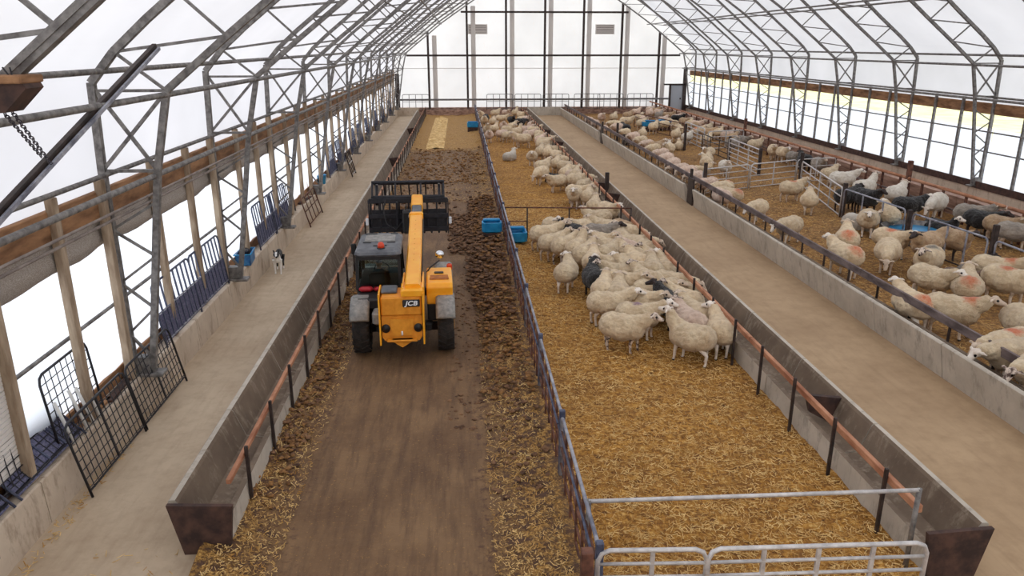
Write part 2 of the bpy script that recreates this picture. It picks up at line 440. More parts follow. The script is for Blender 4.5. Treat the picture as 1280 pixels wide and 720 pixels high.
# ---- roof trusses
def chord(mb, P, y, w, h):
    pts = prof(P)
    for a, c in zip(pts, pts[1:]):
        mb.bar((a[0],y,a[1]), (c[0],y,c[1]), w, h)
tr_names = []
def lerp(a, b, t): return (a[0]+(b[0]-a[0])*t, a[1]+(b[1]-a[1])*t)
def along(P, zt):
    for a, c in zip(P, P[1:]):
        if a[1] <= zt <= c[1]: return lerp(a, c, (zt-a[1])/(c[1]-a[1]))
    return P[-1]
def truss():
    r = empty('roof_truss')
    mb = MB(); chord(mb, OUT, 0, .11, .11); mb.build('outer_chord', M['steel'], r)
    mb = MB(); chord(mb, INN, 0, .10, .10); mb.build('inner_chord', M['steel'], r)
    for side in (-1, 1):
        mb = MB()
        P = lambda p: (XC+side*p[0], 0, p[1])
        z = .9; k = 0
        while z < 3.6:   # ladder webbing in the leg
            mb.bar(P(along(OUT, z) if k % 2 else along(INN, z)), P(along(INN, z+.45) if k % 2 else along(OUT, z+.45)), .04, .04); z += .45; k += 1
        mb.bar(P(along(OUT,4.1)), P(along(INN,4.1)), .05, .05)
        mb.bar(P(along(OUT,4.1)), P((12.05,5.33)), .05, .05); mb.bar(P(along(INN,4.1)), P(along(OUT,5.4)), .05, .05)
        zi = [5.33,6.13,6.9,7.73,8.5,9.3,10.1,10.9,11.75,12.1]; zo = [5.9,6.75,7.55,8.4,9.3,10.1,10.9,11.75,12.6,13.2]
        for i in range(len(zi)):
            mb.bar(P(along(INN,zi[i])), P(along(OUT,zo[i])), .045, .045)
            if i+1 < len(zi): mb.bar(P(along(OUT,zo[i])), P(along(INN,zi[i+1])), .045, .045)
        mb.bar(P((12.05,5.33)), P(along(OUT,5.33)), .045, .045)
        mb.build('web_bracing', M['steel'], r)
        fp = MB(); fp.rbox((XC+side*12.98-.28,-.14,.6),(XC+side*12.98+.28,.14,.66),.01)
        fp.rbox((XC+side*13.06-.16,-.1,.66),(XC+side*13.06+.16,.1,.95),.01); fp.build('foot_plate', M['steel'], r)
    return r
T0 = truss()
ords = ['nearest','second','third','fourth','fifth','sixth','seventh','eighth','ninth','tenth','eleventh','twelfth']
for i, yy in enumerate(TRUSS_Y[1:]):
    t = T0 if i == 0 else copy_tree(T0)
    t.location = (0, yy, 0)
    nm = ords[i] if i < 11 else 'farthest'
    tag(t, 'grey steel arched roof truss, %s of the row along the barn' % nm if i < 11 else 'grey steel arched roof truss against the end wall, farthest of the row', 'roof truss', 'arched roof trusses')
# lengthwise pipes
for (u, z, r_, nm) in [(13.1,4.06,.04,'upper outer eave'),(12.4,4.02,.048,'inner eave'),(12.05,5.27,.045,'knee'),(12.95,5.62,.045,'outer knee'),(10.5,7.68,.04,'high outer'),(9.0,7.7,.04,'high inner'),(6.0,11.0,.04,'upper roof'),(13.12,2.74,.03,'upper wall'),(13.27,1.95,.03,'lower wall')]:
    for side in (-1, 1):
        if side < 0 and nm == 'upper wall': continue
        sd = 'left' if side < 0 else 'right'
        o = MB().tube([(XC+side*u,LEN0,z),(XC+side*u,69.6,z)], r_, 8).build('purlin_pipe', M['steel'])
        tag(o, '%s grey steel pipe running the length of the %s side' % (nm, sd), 'pipe', 'lengthwise steel pipes')
mb = MB(); mb.tube([(-5.3,LEN0,3.56),(-5.3,69,3.56)], .022, 6); 
tag(mb.build('conduit_pipe', M['conduit']), 'thin grey conduit in front of the brown beam on the left, upper of the pair', 'pipe', 'thin conduits')
mb = MB(); mb.tube([(-5.3,LEN0,3.46),(-5.3,69,3.46)], .022, 6)
tag(mb.build('conduit_pipe', M['conduit']), 'thin grey conduit in front of the brown beam on the left, lower of the pair', 'pipe', 'thin conduits')
# wall posts between the trusses
pL = MB().rbox((-.06,-.07,.62),(.06,.07,4.0),.01).build('wall_post', M['post_timber'])
pR = MB().rbox((-.05,-.06,.66),(.05,.06,4.0),.01).build('wall_post', M['steel'])
firstL = firstR = True
for i in range(1, len(TRUSS_Y)):
    a = TRUSS_Y[i]; c = TRUSS_Y[i+1] if i+1 < len(TRUSS_Y) else None
    spots = [a-.22] + ([a+(c-a)/3, a+2*(c-a)/3] if c else [])
    if i == 1: spots = [a-2.9, a-1.1, ] + spots[1:]
    for k, yy in enumerate(spots):
        if firstL: o = pL; firstL = False
        else: o = pL.copy(); C.objects.link(o)
        o.location = (XC-HW+.02, yy, 0)
        tag(o, 'pale timber post of the left wall in front of the white curtain', 'post', 'timber posts of the left wall')
    if c and i >= 3:
        for yy in spots[1:]:
            if firstR: o = pR; firstR = False
            else: o = pR.copy(); C.objects.link(o)
            o.location = (XC+HW-.02, yy, 0)
            tag(o, 'grey steel post of the right wall between two truss legs', 'post', 'steel posts of the right wall')
# end wall framing
for k in range(-3, 4):
    x = XC + 3.4*k
    top = along(INN, 1)[1]
    u = abs(3.4*k); zt = 11.8 if k == 0 else [p for p in [lerp(a,c,(a[0]-u)/(a[0]-c[0])) for a,c in zip(INN[1:],INN[2:]) if c[0] <= u <= a[0]]][0][1]
    r = empty('end_wall_post', (x, 69.6, 0))
    MB().rbox((-.09,-.1,.6),(.09,.1,zt+.3),.01).build('upright', M['dark_steel'], r)
    MB().rbox((.35,.3,.66),(.75,.36,zt),.01).build('shadow_strip', M['slat'], r)  # pale strip standing in for the shadow on the cloth beside each upright
    names = {-3:'leftmost',-2:'second from the left',-1:'third from the left',0:'middle one',1:'third from the right',2:'second from the right',3:'rightmost'}
    tag(r, 'dark steel upright of the end wall, %s of the seven' % names[k], 'post', 'end wall uprights')
for z, hw, nm in ((5.12, 12.1, 'lower'), (8.7, 7.3, 'upper')):
    tag(MB().rbox((XC-hw,69.45,z-.08),(XC+hw,69.55,z+.08),.01).build('end_wall_rail', M['dark_steel']), 'dark horizontal steel rail across the end wall, %s one' % nm, 'rail', 'end wall rails')
tag(MB().tube([(-5.5,69.4,1.38),(18.8,69.4,1.38)], .08, 8).build('end_wall_rail', M['steel']), 'grey pipe low across the end wall', 'rail')
tag(MB().rbox((-5.5,69.9,4.0),(20.5,69.96,4.05),.01).build('end_wall_seam', M['slat']), 'faint pale seam batten across the end wall cloth', 'batten')
for x, nm in ((1.7,'left'),(12.9,'right')):
    r = empty('wall_vent', (x, 70.0, 6.9))
    MB().rbox((-.85,-.06,0),(.85,0,.82),.02).build('cover', M['slat'], r)
    mb = MB()
    for k in range(5): mb.box((-.75,-.09,.08+k*.15),(.75,-.065,.13+k*.15))
    mb.build('louvre', M['conduit'], r)
    tag(r, 'pale rectangular vent high in the end wall, %s one' % nm, 'vent', 'end wall vents')
d = MB().rbox((19.0,69.5,.35),(20.1,69.6,2.55),.02).build('door_1', simple('grey_door', (168,172,178), None, rough=.5)); struct(d)
MB().rbox((19.85,69.42,1.3),(19.95,69.5,1.45),.01).build('handle', M['dark_steel'], d)
struct(MB().box((18.35,69.4,2.55),(20.3,69.6,2.68)).box((18.85,69.4,.4),(19.0,69.6,2.6)).box((20.1,69.4,.4),(20.4,69.65,4.1)).box((-5.6,69.3,.6),(-5.25,69.6,3.6)).build('trim_5', M['dark_steel']))
# alley end walls
struct(MB().box((6.0,69.0,0),(9.0,69.25,.72)).build('wall_feed_alley_end', M['bunk_out']))
struct(MB().box((-5.5,69.0,0),(-3.6,69.25,.72)).build('wall_left_alley_end', M['stem']))
struct(MB().box((-3.0,69.2,0),(5.4,69.45,.5)).build('wall_pen_end', M['plank_wall']))

def fwr(x, y): return fpen(x, y) + max(0, .09-.16*abs((x+1.55)+.25*nz(0,y,.4,7)))*(1+nz(x,y,3,4)) if 46 < y < 67 else 0  # low pale mound whose colour stands in for a patch of daylight
tag(grid('light_patch_strip', -2.1, -1.0, 46.2, 66.5, 14, 110, fwr, M['stalk']), 'pale strip standing in for daylight on the far floor of the scraped pen', 'straw', kind='stuff')
# ================================================================== feed bunks (precast J sections)
BP = [(.14,0),(0,.68),(.02,.70),(.09,.70),(.12,.66),(.27,.26),(.56,.22),(.62,.40),(.70,.40),(.72,0)]
def bunk_section(L, name='feed_bunk'):
    mb = MB(); n = len(BP)
    g = .012
    r0 = [(u, g, z) for u, z in BP]; r1 = [(u, L-g, z) for u, z in BP]
    vs = r0+r1
    fs = [(j, (j+1) % n, n+(j+1) % n, n+j) for j in range(n)] + [tuple(reversed(range(n))), tuple(range(n, 2*n))]
    mb.add(vs, fs)
    mb.mi = [0,0,0,1,1,1,1,1,0,0,0,0]
    return mb.build(name, [M['bunk_out'], M['bunk_in']])
BL = bunk_section(2.44); BS = bunk_section(1.25)
used_L = used_S = False
bunk_runs = [('left', -3.66, 1, 8.3, 'left bunk beside the scraped pen'), ('middle', 6.06, -1, 7.2, 'middle bunk where the flock crowds'), ('right', 8.86, 1, 5.28, 'right bunk across the feed alley')]
for nm, X, sg, y0, ph in bunk_runs:
    y = y0; i = 0
    while y < 66.3:
        short = nm == 'right' and (abs(y-27.24) < .6 or abs(y-46.76) < .6)
        src = BS if short else BL
        flag = used_S if short else used_L
        o = src if not flag else src.copy()
        if flag: C.objects.link(o)
        if short: used_S = True
        else: used_L = True
        o.location = (X, y, 0)
        if sg < 0: o.scale = (-1, 1, 1)
        where = 'near end of the ' if i == 0 else 'within the '
        tag(o, 'grey concrete feed bunk section, ' + where + ph, 'feed bunk', 'concrete bunk sections, ' + nm + ' run')
        y += 2.44; i += 1
# dark end boards in the troughs
def end_board(X, sg, y, material, label, grp=None, tall=.7):
    pts = [(.16,0),(.02,tall),(.80,tall-.04),(.72,0)]
    o = MB().prism([(X+sg*u, z) for u, z in pts], 'y', y-.03, y+.03).build('bunk_end_board', material)
    return tag(o, label, 'board', grp)
end_board(6.06, -1, 7.12, M['dark_timber'], 'dark brown board closing the near end of the middle bunk')
end_board(-3.66, 1, 8.22, M['dark_timber'], 'dark brown board closing the near end of the left bunk')
for y, w in ((10.6,'beside the bare end of the pen'),(27.9,'just beyond the cross rail'),(30.2,'behind the cross rail by a square stub post'),(44,'small and far, nearer of two'),(50.4,'small and far, farther of two')):
    o = MB().prism([(6.0,.66),(5.36,.74),(5.45,.44),(5.78,.26),(5.92,.30)], 'y', y-.04, y+.04).build('trough_divider', M['dark_timber'])
    tag(o, 'dark board across the middle bunk trough, ' + w, 'board', 'trough dividers')
for y, w in ((38.,'nearer'),(52.,'farther')):
    o = MB().prism([(-3.6,.66),(-2.96,.74),(-3.05,.44),(-3.38,.26),(-3.52,.30)], 'y', y-.04, y+.04).build('trough_divider', M['dark_timber'])
    tag(o, 'dark board across the left bunk trough, %s one' % w, 'board', 'trough dividers')
for y, w in ((29.05,'nearer gap, below the orange marked sheep'),(48.5,'farther gap')):
    r = empty('gap_board', (9.0, y, 0))
    MB().rbox((-.05,-.35,.02),(.02,.35,1.05),.01).build('board', M['dark_steel'], r)
    MB().rbox((.03,.30,0),(.13,.42,1.35),.01).build('post', M['dark_steel'], r)
    tag(r, 'dark upright board in a right bunk wall gap, ' + w, 'board', 'gap boards')
tag(MB().rbox((5.75,29.9,.3),(5.9,30.05,1.15),.01).build('stub_post', M['dark_steel']), 'short square dark post in the middle bunk beyond the cross rail', 'post')

# feed rails: plank or pipe on thin stakes
def feed_rail(L, np_, rail_mat, w, h, z, post_mat):
    r = empty('feed_rail')
    mb = MB(); mb.rbox((-w/2, .02, z-h/2), (w/2, L-.02, z+h/2), .008); mb.build('rail', rail_mat, r)
    for k in range(np_):
        y = (k+.5)*L/np_
        MB().rbox((-.055-.025,y-.022,.0),(-.055+.02,y+.022,z+(h/2+.1 if h < .15 else 0)),.005).build('stake', post_mat, r)
    return r
for nm, X, y0, mat_, w, h, z, flip in (('left', -2.98, 8.5, M['orange_rail'], .06, .07, .80, -1), ('middle', 5.26, 7.3, M['orange_rail'], .07, .10, .84, 1), ('right', 9.5, 6.0, M['brown_rail'], .06, .17, .82, -1)):
    src = feed_rail(5.4, 4, mat_, w, h, z, M['dark_steel']); k = 0; y = y0
    while y < 66:
        o = src if k == 0 else copy_tree(src)
        o.location = (X, y, 0)
        if flip < 0: o.rotation_euler = (0,0,math.pi); o.location.y = y+5.4
        tag(o, {'left':'brown feed rail on dark stakes along the left bunk','middle':'rusty orange feed rail on dark stakes over the middle bunk','right':'grey brown plank feed rail over the right bunk'}[nm]+ (', nearest length' if k == 0 else ', farther length'), 'feed rail', 'feed rails, ' + nm + ' bunk')
        k += 1; y += 5.4
# ================================================================== hurdles, gates and fences
def panel(name, L, H, frame, fill, bars=5, ups=3, r=.02, legs=.06, mesh=0, parent=None, sheet=None, sheet_h=0, upm=None):
    e = empty(name)
    mb = MB(); cr = min(.12, H*.12)
    mb.tube([(0,0,0),(0,0,H-cr),(cr*.3,0,H-cr*.3),(cr,0,H),(L-cr,0,H),(L-cr*.3,0,H-cr*.3),(L,0,H-cr),(L,0,0)], r, 6)
    mb.build('frame', frame, e)
    mb = MB()
    for k in range(1, bars): mb.tube([(0,0,.1+(H-.1)*(k-1)/(bars-1)),(L,0,.1+(H-.1)*(k-1)/(bars-1))], r*.75, 6)
    mb.build('bar', fill, e)
    if ups:
        for k in range(1, ups+1): MB().bar((L*k/(ups+1),0,.1),(L*k/(ups+1),0,H), r*1.7, r*1.2).build('upright', upm or frame, e)
    if mesh:
        mb = MB()
        n = int(L/mesh)
        for k in range(1, n): mb.tube([(L*k/n,0,.08),(L*k/n,0,H)], r*.42, 4)
        n = int(H/mesh)
        for k in range(1, n): mb.tube([(0,0,H*k/n),(L,0,H*k/n)], r*.42, 4)
        mb.build('wire_infill', fill, e)
    if sheet:
        mb = MB(); mb.box((.03,.005,.06),(L-.03,.012,sheet_h)); mb.build('lower_mesh', sheet, e)
    return e
def span(o, a, b, z=0):  # put panel from a to b (xy)
    o.location = (a[0], a[1], z); o.rotation_euler = (0,0,math.atan2(b[1]-a[1], b[0]-a[0])); return o
# long blue grey fence between scraped pen and middle pen
fp = panel('fence_panel', 2.9, 1.1, M['fence_rail'], M['rust_steel'], 5, 5, .024, upm=M['rust_steel'])
MB().rbox((-.05,-.05,0),(.03,.03,1.16),.008).build('end_post', M['blue_steel'], fp)
MB().tube([(0,.05,.95),(2.9,.05,.95)], .016, 6).build('top_strap', M['blue_steel'], fp)
y = 6.55; k = 0
while y < 68.5:
    o = fp if k == 0 else copy_tree(fp)
    o.location = (1.33, y, 0); o.rotation_euler = (0,0,math.pi/2)
    tag(o, 'blue grey steel fence panel beside the flock pen, ' + ('nearest the silver gates' if k == 0 else 'farther along'), 'fence', 'blue grey fence panels along the middle pen')
    k += 1; y += 2.95
# silver gates across the near end of the middle pen
g1 = panel('steel_gate', 1.12, 1.08, M['silver'], M['silver'], 7, 1, .026); span(g1, (1.32,6.5), (2.4,6.45))
tag(g1, 'narrow silver tubular gate at the bottom end of the middle pen', 'gate', 'silver gates closing the middle pen')
g2 = panel('steel_gate', 2.3, 1.08, M['silver'], M['silver'], 7, 3, .026); span(g2, (2.46,6.45), (4.75,6.4))
tag(g2, 'wide silver tubular gate at the bottom of the middle pen, beside the dark board', 'gate', 'silver gates closing the middle pen')
r = empty('pen_rail', (1.36,7.35,0))
MB().tube([(0,0,1.1),(3.85,-.03,1.1)], .025, 8).build('rail', M['silver'], r)
MB().tube([(0,0,0),(0,0,1.12)], .03, 8).build('post', M['steel'], r); MB().tube([(3.85,-.03,0),(3.85,-.03,1.12)], .03, 8).build('post', M['steel'], r)
tag(r, 'single silver rail just behind the near gates of the middle pen', 'rail')
tag(MB().rbox((1.12,6.3,0),(1.24,6.42,1.2),.01).build('gate_post', M['rust_steel']), 'rusty post beside the narrow silver gate', 'post')
# cross rail in the flock pen
r = empty('cross_rail', (1.36,23.8,0))
MB().tube([(0,0,1.07),(4.0,-.4,1.07)], .022, 6).build('rail', M['rust_steel'], r)
MB().tube([(0,0,.62),(.72,-.07,.62)], .018, 6).build('short_rail', M['rust_steel'], r)
for x in (.02,.72,2.05,4.0): MB().tube([(x,-.1*x,0),(x,-.1*x,1.07)], .025, 6).build('post', M['dark_steel'], r)
tag(r, 'thin rusty rail on dark posts crossing the middle pen above the flock', 'rail')
# right-hand pens
SEGS = [((1.36,23.8),(5.36,23.4))]
def put(name_mat, a, b, label, grp=None, frame=None, fill=None, bars=5, ups=2, r=.024, H=1.1, mesh=0):
    SEGS.append((a, b))
    L = math.hypot(b[0]-a[0], b[1]-a[1])
    o = panel(name_mat, L, H, frame or M['silver'], fill or M['silver'], bars, ups, r, mesh=mesh); span(o, a, b)
    return tag(o, label, 'gate' if 'gate' in name_mat else 'fence', grp)
G = 'silver gates of the right pens'
put('steel_gate', (14.6,49.4), (14.5,45.0), 'far silver gate with square gaps beside the blue tubs', G, bars=6, ups=2, r=.035, H=1.25)
put('steel_gate', (14.35,40.2), (14.2,35.5), 'silver gate with square gaps nearer than its twin, corner rounded', G, bars=6, ups=2, r=.035, H=1.25)
put('steel_gate', (10.0,30.8), (12.4,32.0), 'silver railed gate crossing the right pen, half beside the feed rail', G, bars=5, ups=1, r=.028)
put('steel_gate', (12.5,32.05), (15.0,33.2), 'silver railed gate crossing the right pen, half farther from the feed rail', G, bars=5, ups=1, r=.028)
put('steel_gate', (15.05,32.7), (13.7,26.3), 'long silver rail gate running toward the blue rail', G, bars=4, ups=3, r=.032)
F_ = 'blue grey fences of the right pens'
put('pen_fence', (13.68,26.1), (13.85,22.5), 'blue grey railed fence in front of the black sheep', F_, M['fence_rail'], M['dark_steel'], 2, 2, .028)
put('pen_fence', (13.75,21.9), (13.95,18.75), 'blue grey railed fence behind the orange marked sheep', F_, M['fence_rail'], M['dark_steel'], 2, 3, .028)
put('pen_fence', (14.0,18.5), (13.8,13.2), 'blue grey railed fence reaching the right edge of the view', F_, M['fence_rail'], M['dark_steel'], 2, 3, .028)
put('pen_fence', (14.4,45), (14.4,40.4), 'dark low fence between the two silver gates', F_, M['dark_steel'], M['dark_steel'], 4, 2, .03, .95)
put('pen_fence', (15.1,33.3), (17.1,33.8), 'silver rails joining the gate corner to the outer rail', F_, bars=4, ups=1)
put('pen_fence', (14.7,44.9), (17.1,45.6), 'silver rails crossing behind the far silver gate', F_, bars=4, ups=1, r=.035)
put('pen_fence', (14.6,49.6), (13.2,58), 'dark fence running back from the far silver gate', F_, M['rust_steel'], M['rust_steel'], 4, 3, .035)
for x,y,h,l in ((15.15,33.0,1.45,'dark post where the silver gates meet'),(13.72,26.15,1.3,'dark post at the corner of the black sheep'),(14.02,18.62,1.5,'thick dark post between two blue grey fences'),(13.82,22.2,1.15,'dark post beside the round blue tank'),(10.02,30.6,1.4,'dark post where the silver gate meets the feed rail'),(14.4,40.3,1.35,'dark post at the end of the nearer square gapped gate'),(14.15,35.3,1.35,'dark post by the rounded corner of the nearer square gapped gate'),(13.2,44.5,1.6,'dark post near the pair of blue tubs'),(9.75,47.4,1.4,'dark post beside the farther gap board')):
    tag(MB().rbox((x-.065,y-.065,0),(x+.065,y+.065,h),.012).build('pen_post', M['dark_steel']), l, 'post', 'dark posts of the right pens')
# outer feed rail, boards and strip along the right wall
src = None; y = 12.0; k = 0
while y < 66:
    if src is None:
        src = empty('outer_rail')
        MB().tube([(0,0,1.08),(0,5.2,1.08)], .06, 8).build('rail', M['orange_rail'], src)
        MB().tube([(0,0,.45),(0,5.2,.45)], .04, 6).build('lower_rail', M['brown_rail'], src)
        for q in range(4): MB().rbox((-.04,.6+q*1.3-.04,0),(.04,.6+q*1.3+.04,1.08),.008).build('stake', M['rust_steel'], src)
        o = src
    else: o = copy_tree(src)
    o.location = (17.3, y, 0)
    tag(o, 'brown pipe rail on rusty stakes, outer side of the right pens, ' + ('nearest' if k == 0 else 'farther'), 'rail', 'outer pipe rails')
    y += 5.4; k += 1
for y,l in ((28.3,'thick rusty post standing in the outer pipe rail'),(46.0,'thick rusty post far down the outer pipe rail')):
    tag(MB().rbox((17.24,y-.08,0),(17.40,y+.08,1.75),.012).build('outer_post', M['rust_steel']), l, 'post')
bsrc = None; y = 8
while y < 68:
    if bsrc is None:
        bsrc = MB().prism([(17.95,0),(17.82,.78),(17.98,.8),(18.5,.8),(18.6,.74),(18.5,0)], 'y', .01, 2.99).build('board_bunk', M['plank_wall']); o = bsrc
    else: o = bsrc.copy(); C.objects.link(o)
    o.location = (0,y,0); y += 3.0
    tag(o, 'stained brown boarded trough section behind the outer pipe rail', 'feed bunk', 'boarded trough sections by the right wall')
# low mesh panels along the foot of the end wall
ep = None
for k,(x0,L) in enumerate([(-5.0,1.6),(2.4,2.4),(4.9,2.4),(7.4,2.4),(10.2,1.9),(12.3,2.2),(15,2.2)]):
    if ep is None: ep = panel('end_hurdle', 2.3, 1.35, M['steel'], M['steel'], 3, 3, .03); o = ep
    else: o = copy_tree(ep)
    o.location = (x0, 69.1, .5); tag(o, 'thin grey hurdle standing at the foot of the end wall', 'fence', 'hurdles at the end wall')

# ================================================================== tubs and drinkers
M['blue_plastic'] = simple('blue_plastic', (14,120,176), (36,150,200), 5, .35)
M['blue_dark'] = simple('deep_blue_plastic', (34,84,140), (60,130,180), 8, .4)
M['water'] = simple('drinker_water', (20,90,140), None, rough=.08)
def drinker(label, loc, rz, w=.62, d=.5, brown=True):
    r = empty('drinker', loc, rz)
    mb = MB()
    z0 = .38 if brown else .05; z1 = z0+.32
    rings = []
    for (z, k) in ((z0,.06),(z0+.05,0),(z1,0),(z1+.01,.02),(z1,.05),(z1-.1,.07),(z1-.12,.12)):
        X, Y = w/2-k, d/2-k; c = .07
        rings.append([(-X+c,-Y,z),(X-c,-Y,z),(X,-Y+c,z),(X,Y-c,z),(X-c,Y,z),(-X+c,Y,z),(-X,Y-c,z),(-X,-Y+c,z)])
    mb.loft(rings); mb.build('bowl', M['blue_plastic'], r)
    MB().box((-w/2+.1,-d/2+.1,z1-.118),(w/2-.1,d/2-.1,z1-.1)).build('water', M['water'], r)
    hb = MB(); hb.rbox((-w/2+.04,d/2-.16,z1-.02),(w/2-.04,d/2+.0,z1+.07),.03); hb.build('float_cover', M['blue_plastic'], r)
    if brown: MB().rbox((-w/2+.03,-d/2+.03,0),(w/2-.03,d/2-.03,z0+.01),.02).build('stand', M['dark_timber'], r)
    return tag(r, label, 'drinker')
drinker('blue drinker on a brown stand against the fence in the scraped pen', (.93,23.4,.0), 0)
drinker('blue drinker inside the flock pen just across the fence from its twin', (1.72,23.3,.06), 0, brown=False, w=.6, d=.75)
drinker('small blue drinker at the far end of the scraped pen', (.9,55.5,0), 0, .8, .7)
p = at(816,165); drinker('blue tub in the far right pen, left one of the pair', (p.x-.3,p.y,.05), 0, 1.1, .8)
p = at(832,164); drinker('blue tub in the far right pen, right one of the pair', (p.x,p.y,.05), 0, 1.1, .8)
p = at(1141,301)
r = empty('water_tank', (p.x,p.y,.0))
mb = MB(); rings = []
for z,rr in ((.03,.98),(.1,1.0),(.46,1.06),(.5,1.06),(.5,.99),(.3,.95),(.28,.9)):
    rings.append([(rr*math.cos(2*math.pi*k/32), rr*.8*math.sin(2*math.pi*k/32), z) for k in range(32)])
mb.smooth = True; mb.loft(rings); mb.build('tank_wall', M['steel'], r)
mb = MB(); mb.disc((0,0,.36),(0,0,1),.76,.02,32); mb.build('water', M['blue_plastic'], r)
tag(r, 'large round stock tank with blue inside behind the blue grey fence', 'water tank')
# ================================================================== organic meshes
def remesh(mb, voxel, smooth=6, name='body', push=None):
    """fuse overlapping tubes and balls into one continuous skin"""
    me = bpy.data.meshes.new(name+'_raw'); me.from_pydata(mb.v, [], mb.f)
    bm = bmesh.new(); bm.from_mesh(me); bmesh.ops.recalc_face_normals(bm, faces=bm.faces); bm.to_mesh(me); bm.free()
    o = bpy.data.objects.new('tmp', me); C.objects.link(o)
    r = o.modifiers.new('r', 'REMESH'); r.mode = 'VOXEL'; r.voxel_size = voxel; r.use_smooth_shade = True
    s = o.modifiers.new('s', 'SMOOTH'); s.iterations = smooth; s.factor = .5
    dg = bpy.context.evaluated_depsgraph_get()
    out = bpy.data.meshes.new_from_object(o.evaluated_get(dg))
    bpy.data.objects.remove(o); bpy.data.meshes.remove(me)
    out.name = name
    if push:
        ns = [v.normal.copy() for v in out.vertices]
        for v, n in zip(out.vertices, ns): v.co += n*push(v.co)
    for p in out.polygons: p.use_smooth = True
    out.materials.clear()
    return out
def assign(me, mats, pick):
    for m_ in mats: me.materials.append(m_)
    for p in me.polygons: p.material_index = pick(p.center)
    me.update()

# ---- fleeces
def fleece(name, c1, c2, mark=None, mc=(208,88,10), mr=.17):
    m, nt, b = newmat(name)
    co = coords(nt, 'obj')
    n1 = noise_tex(nt, co, 3.5, 5, .65); n2 = noise_tex(nt, co, 42, 4, .7); n3 = noise_tex(nt, co, 9, 4, .7)
    oi = nt.nodes.new('ShaderNodeObjectInfo')
    col = ramp(nt, n1, [(.3, lin(c1)), (.62, lin(c2))])
    dirt_and_belly = tuple(int(v*.68) for v in c1)
    col = mixc(nt, math_(nt,'MULTIPLY', ramp(nt, n3, [(.46,(0,0,0,1)),(.78,(1,1,1,1))]), .32), col, lin(dirt_and_belly))
    # wool colour darkens toward the belly
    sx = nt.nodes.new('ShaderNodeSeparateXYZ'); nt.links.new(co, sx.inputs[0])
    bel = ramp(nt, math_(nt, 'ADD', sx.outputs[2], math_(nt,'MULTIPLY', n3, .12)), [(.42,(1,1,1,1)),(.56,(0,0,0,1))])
    col = mixc(nt, math_(nt,'MULTIPLY', bel, .45), col, lin(dirt_and_belly))
    if mark:
        vm = nt.nodes.new('ShaderNodeVectorMath'); vm.operation = 'DISTANCE'; nt.links.new(co, vm.inputs[0]); vm.inputs[1].default_value = mark
        d = math_(nt, 'ADD', vm.outputs['Value'], math_(nt,'MULTIPLY', math_(nt,'SUBTRACT', n3, .5), .2))
        col = mixc(nt, math_(nt,'MULTIPLY', ramp(nt, d, [(mr*.45,(1,1,1,1)),(mr,(0,0,0,1))]), .85), col, lin(mc))
    v = math_(nt, 'ADD', math_(nt, 'MULTIPLY', oi.outputs['Random'], .22), .86)
    hs = nt.nodes.new('ShaderNodeHueSaturation'); nt.links.new(col, hs.inputs['Color']); nt.links.new(v, hs.inputs['Value'])
    nt.links.new(hs.outputs[0], b.inputs['Base Color'])
    b.inputs['Roughness'].default_value = .95; b.inputs['Sheen Weight'].default_value = .25
    bump(nt, b, math_(nt, 'ADD', n2, math_(nt, 'MULTIPLY', n3, 1.5)), .9, .035)
    return m
CREAM1, CREAM2 = (206,176,138), (240,218,182)
FL = {
 'cream': fleece('cream_fleece', CREAM1, CREAM2),
 'pink': fleece('pinkish_cream_fleece', (206,170,148), (238,212,190)),
 'tan': fleece('tan_fleece', (166,128,92), (208,176,136)),
 'white': fleece('white_fleece', (214,200,180), (242,234,220)),
 'grey': fleece('grey_fleece', (120,110,100), (168,156,142)),
 'brown': fleece('brown_fleece', (92,66,50), (138,106,82)),
 'black': fleece('black_fleece', (12,10,10), (28,23,22)),
 'rump': fleece('cream_fleece_orange_rump', CREAM1, CREAM2, (-.34,0,.72), mr=.22),
 'back': fleece('cream_fleece_orange_back', CREAM1, CREAM2, (0,0,.80), mr=.20),
 'shoulder': fleece('cream_fleece_orange_shoulder', CREAM1, CREAM2, (.30,0,.78), mr=.20),
 'purple': fleece('cream_fleece_purple_mark', CREAM1, CREAM2, (-.05,0,.80), (122,70,110), .13),
 'greymark': fleece('cream_fleece_grey_mark', CREAM1, CREAM2, (-.1,0,.80), (96,92,84), .2),
}
SK = {
 'pale': simple('pale_sheep_face', (176,152,130), (224,206,186), 8, .8),
 'white': simple('white_sheep_face', (206,190,174), (240,230,218), 9, .8),
 'dark': simple('dark_sheep_face', (30,24,24), (64,50,46), 6, .8),
 'mottled': simple('mottled_sheep_face', (84,64,56), (214,196,180), 14, .8, lo=.42, hi=.55),
}
HOOF = simple('hoof_horn', (44,34,28), None, rough=.6)
EYE = simple('dark_eye', (14,10,10), None, rough=.2)
FACE_DARK = SK['dark']

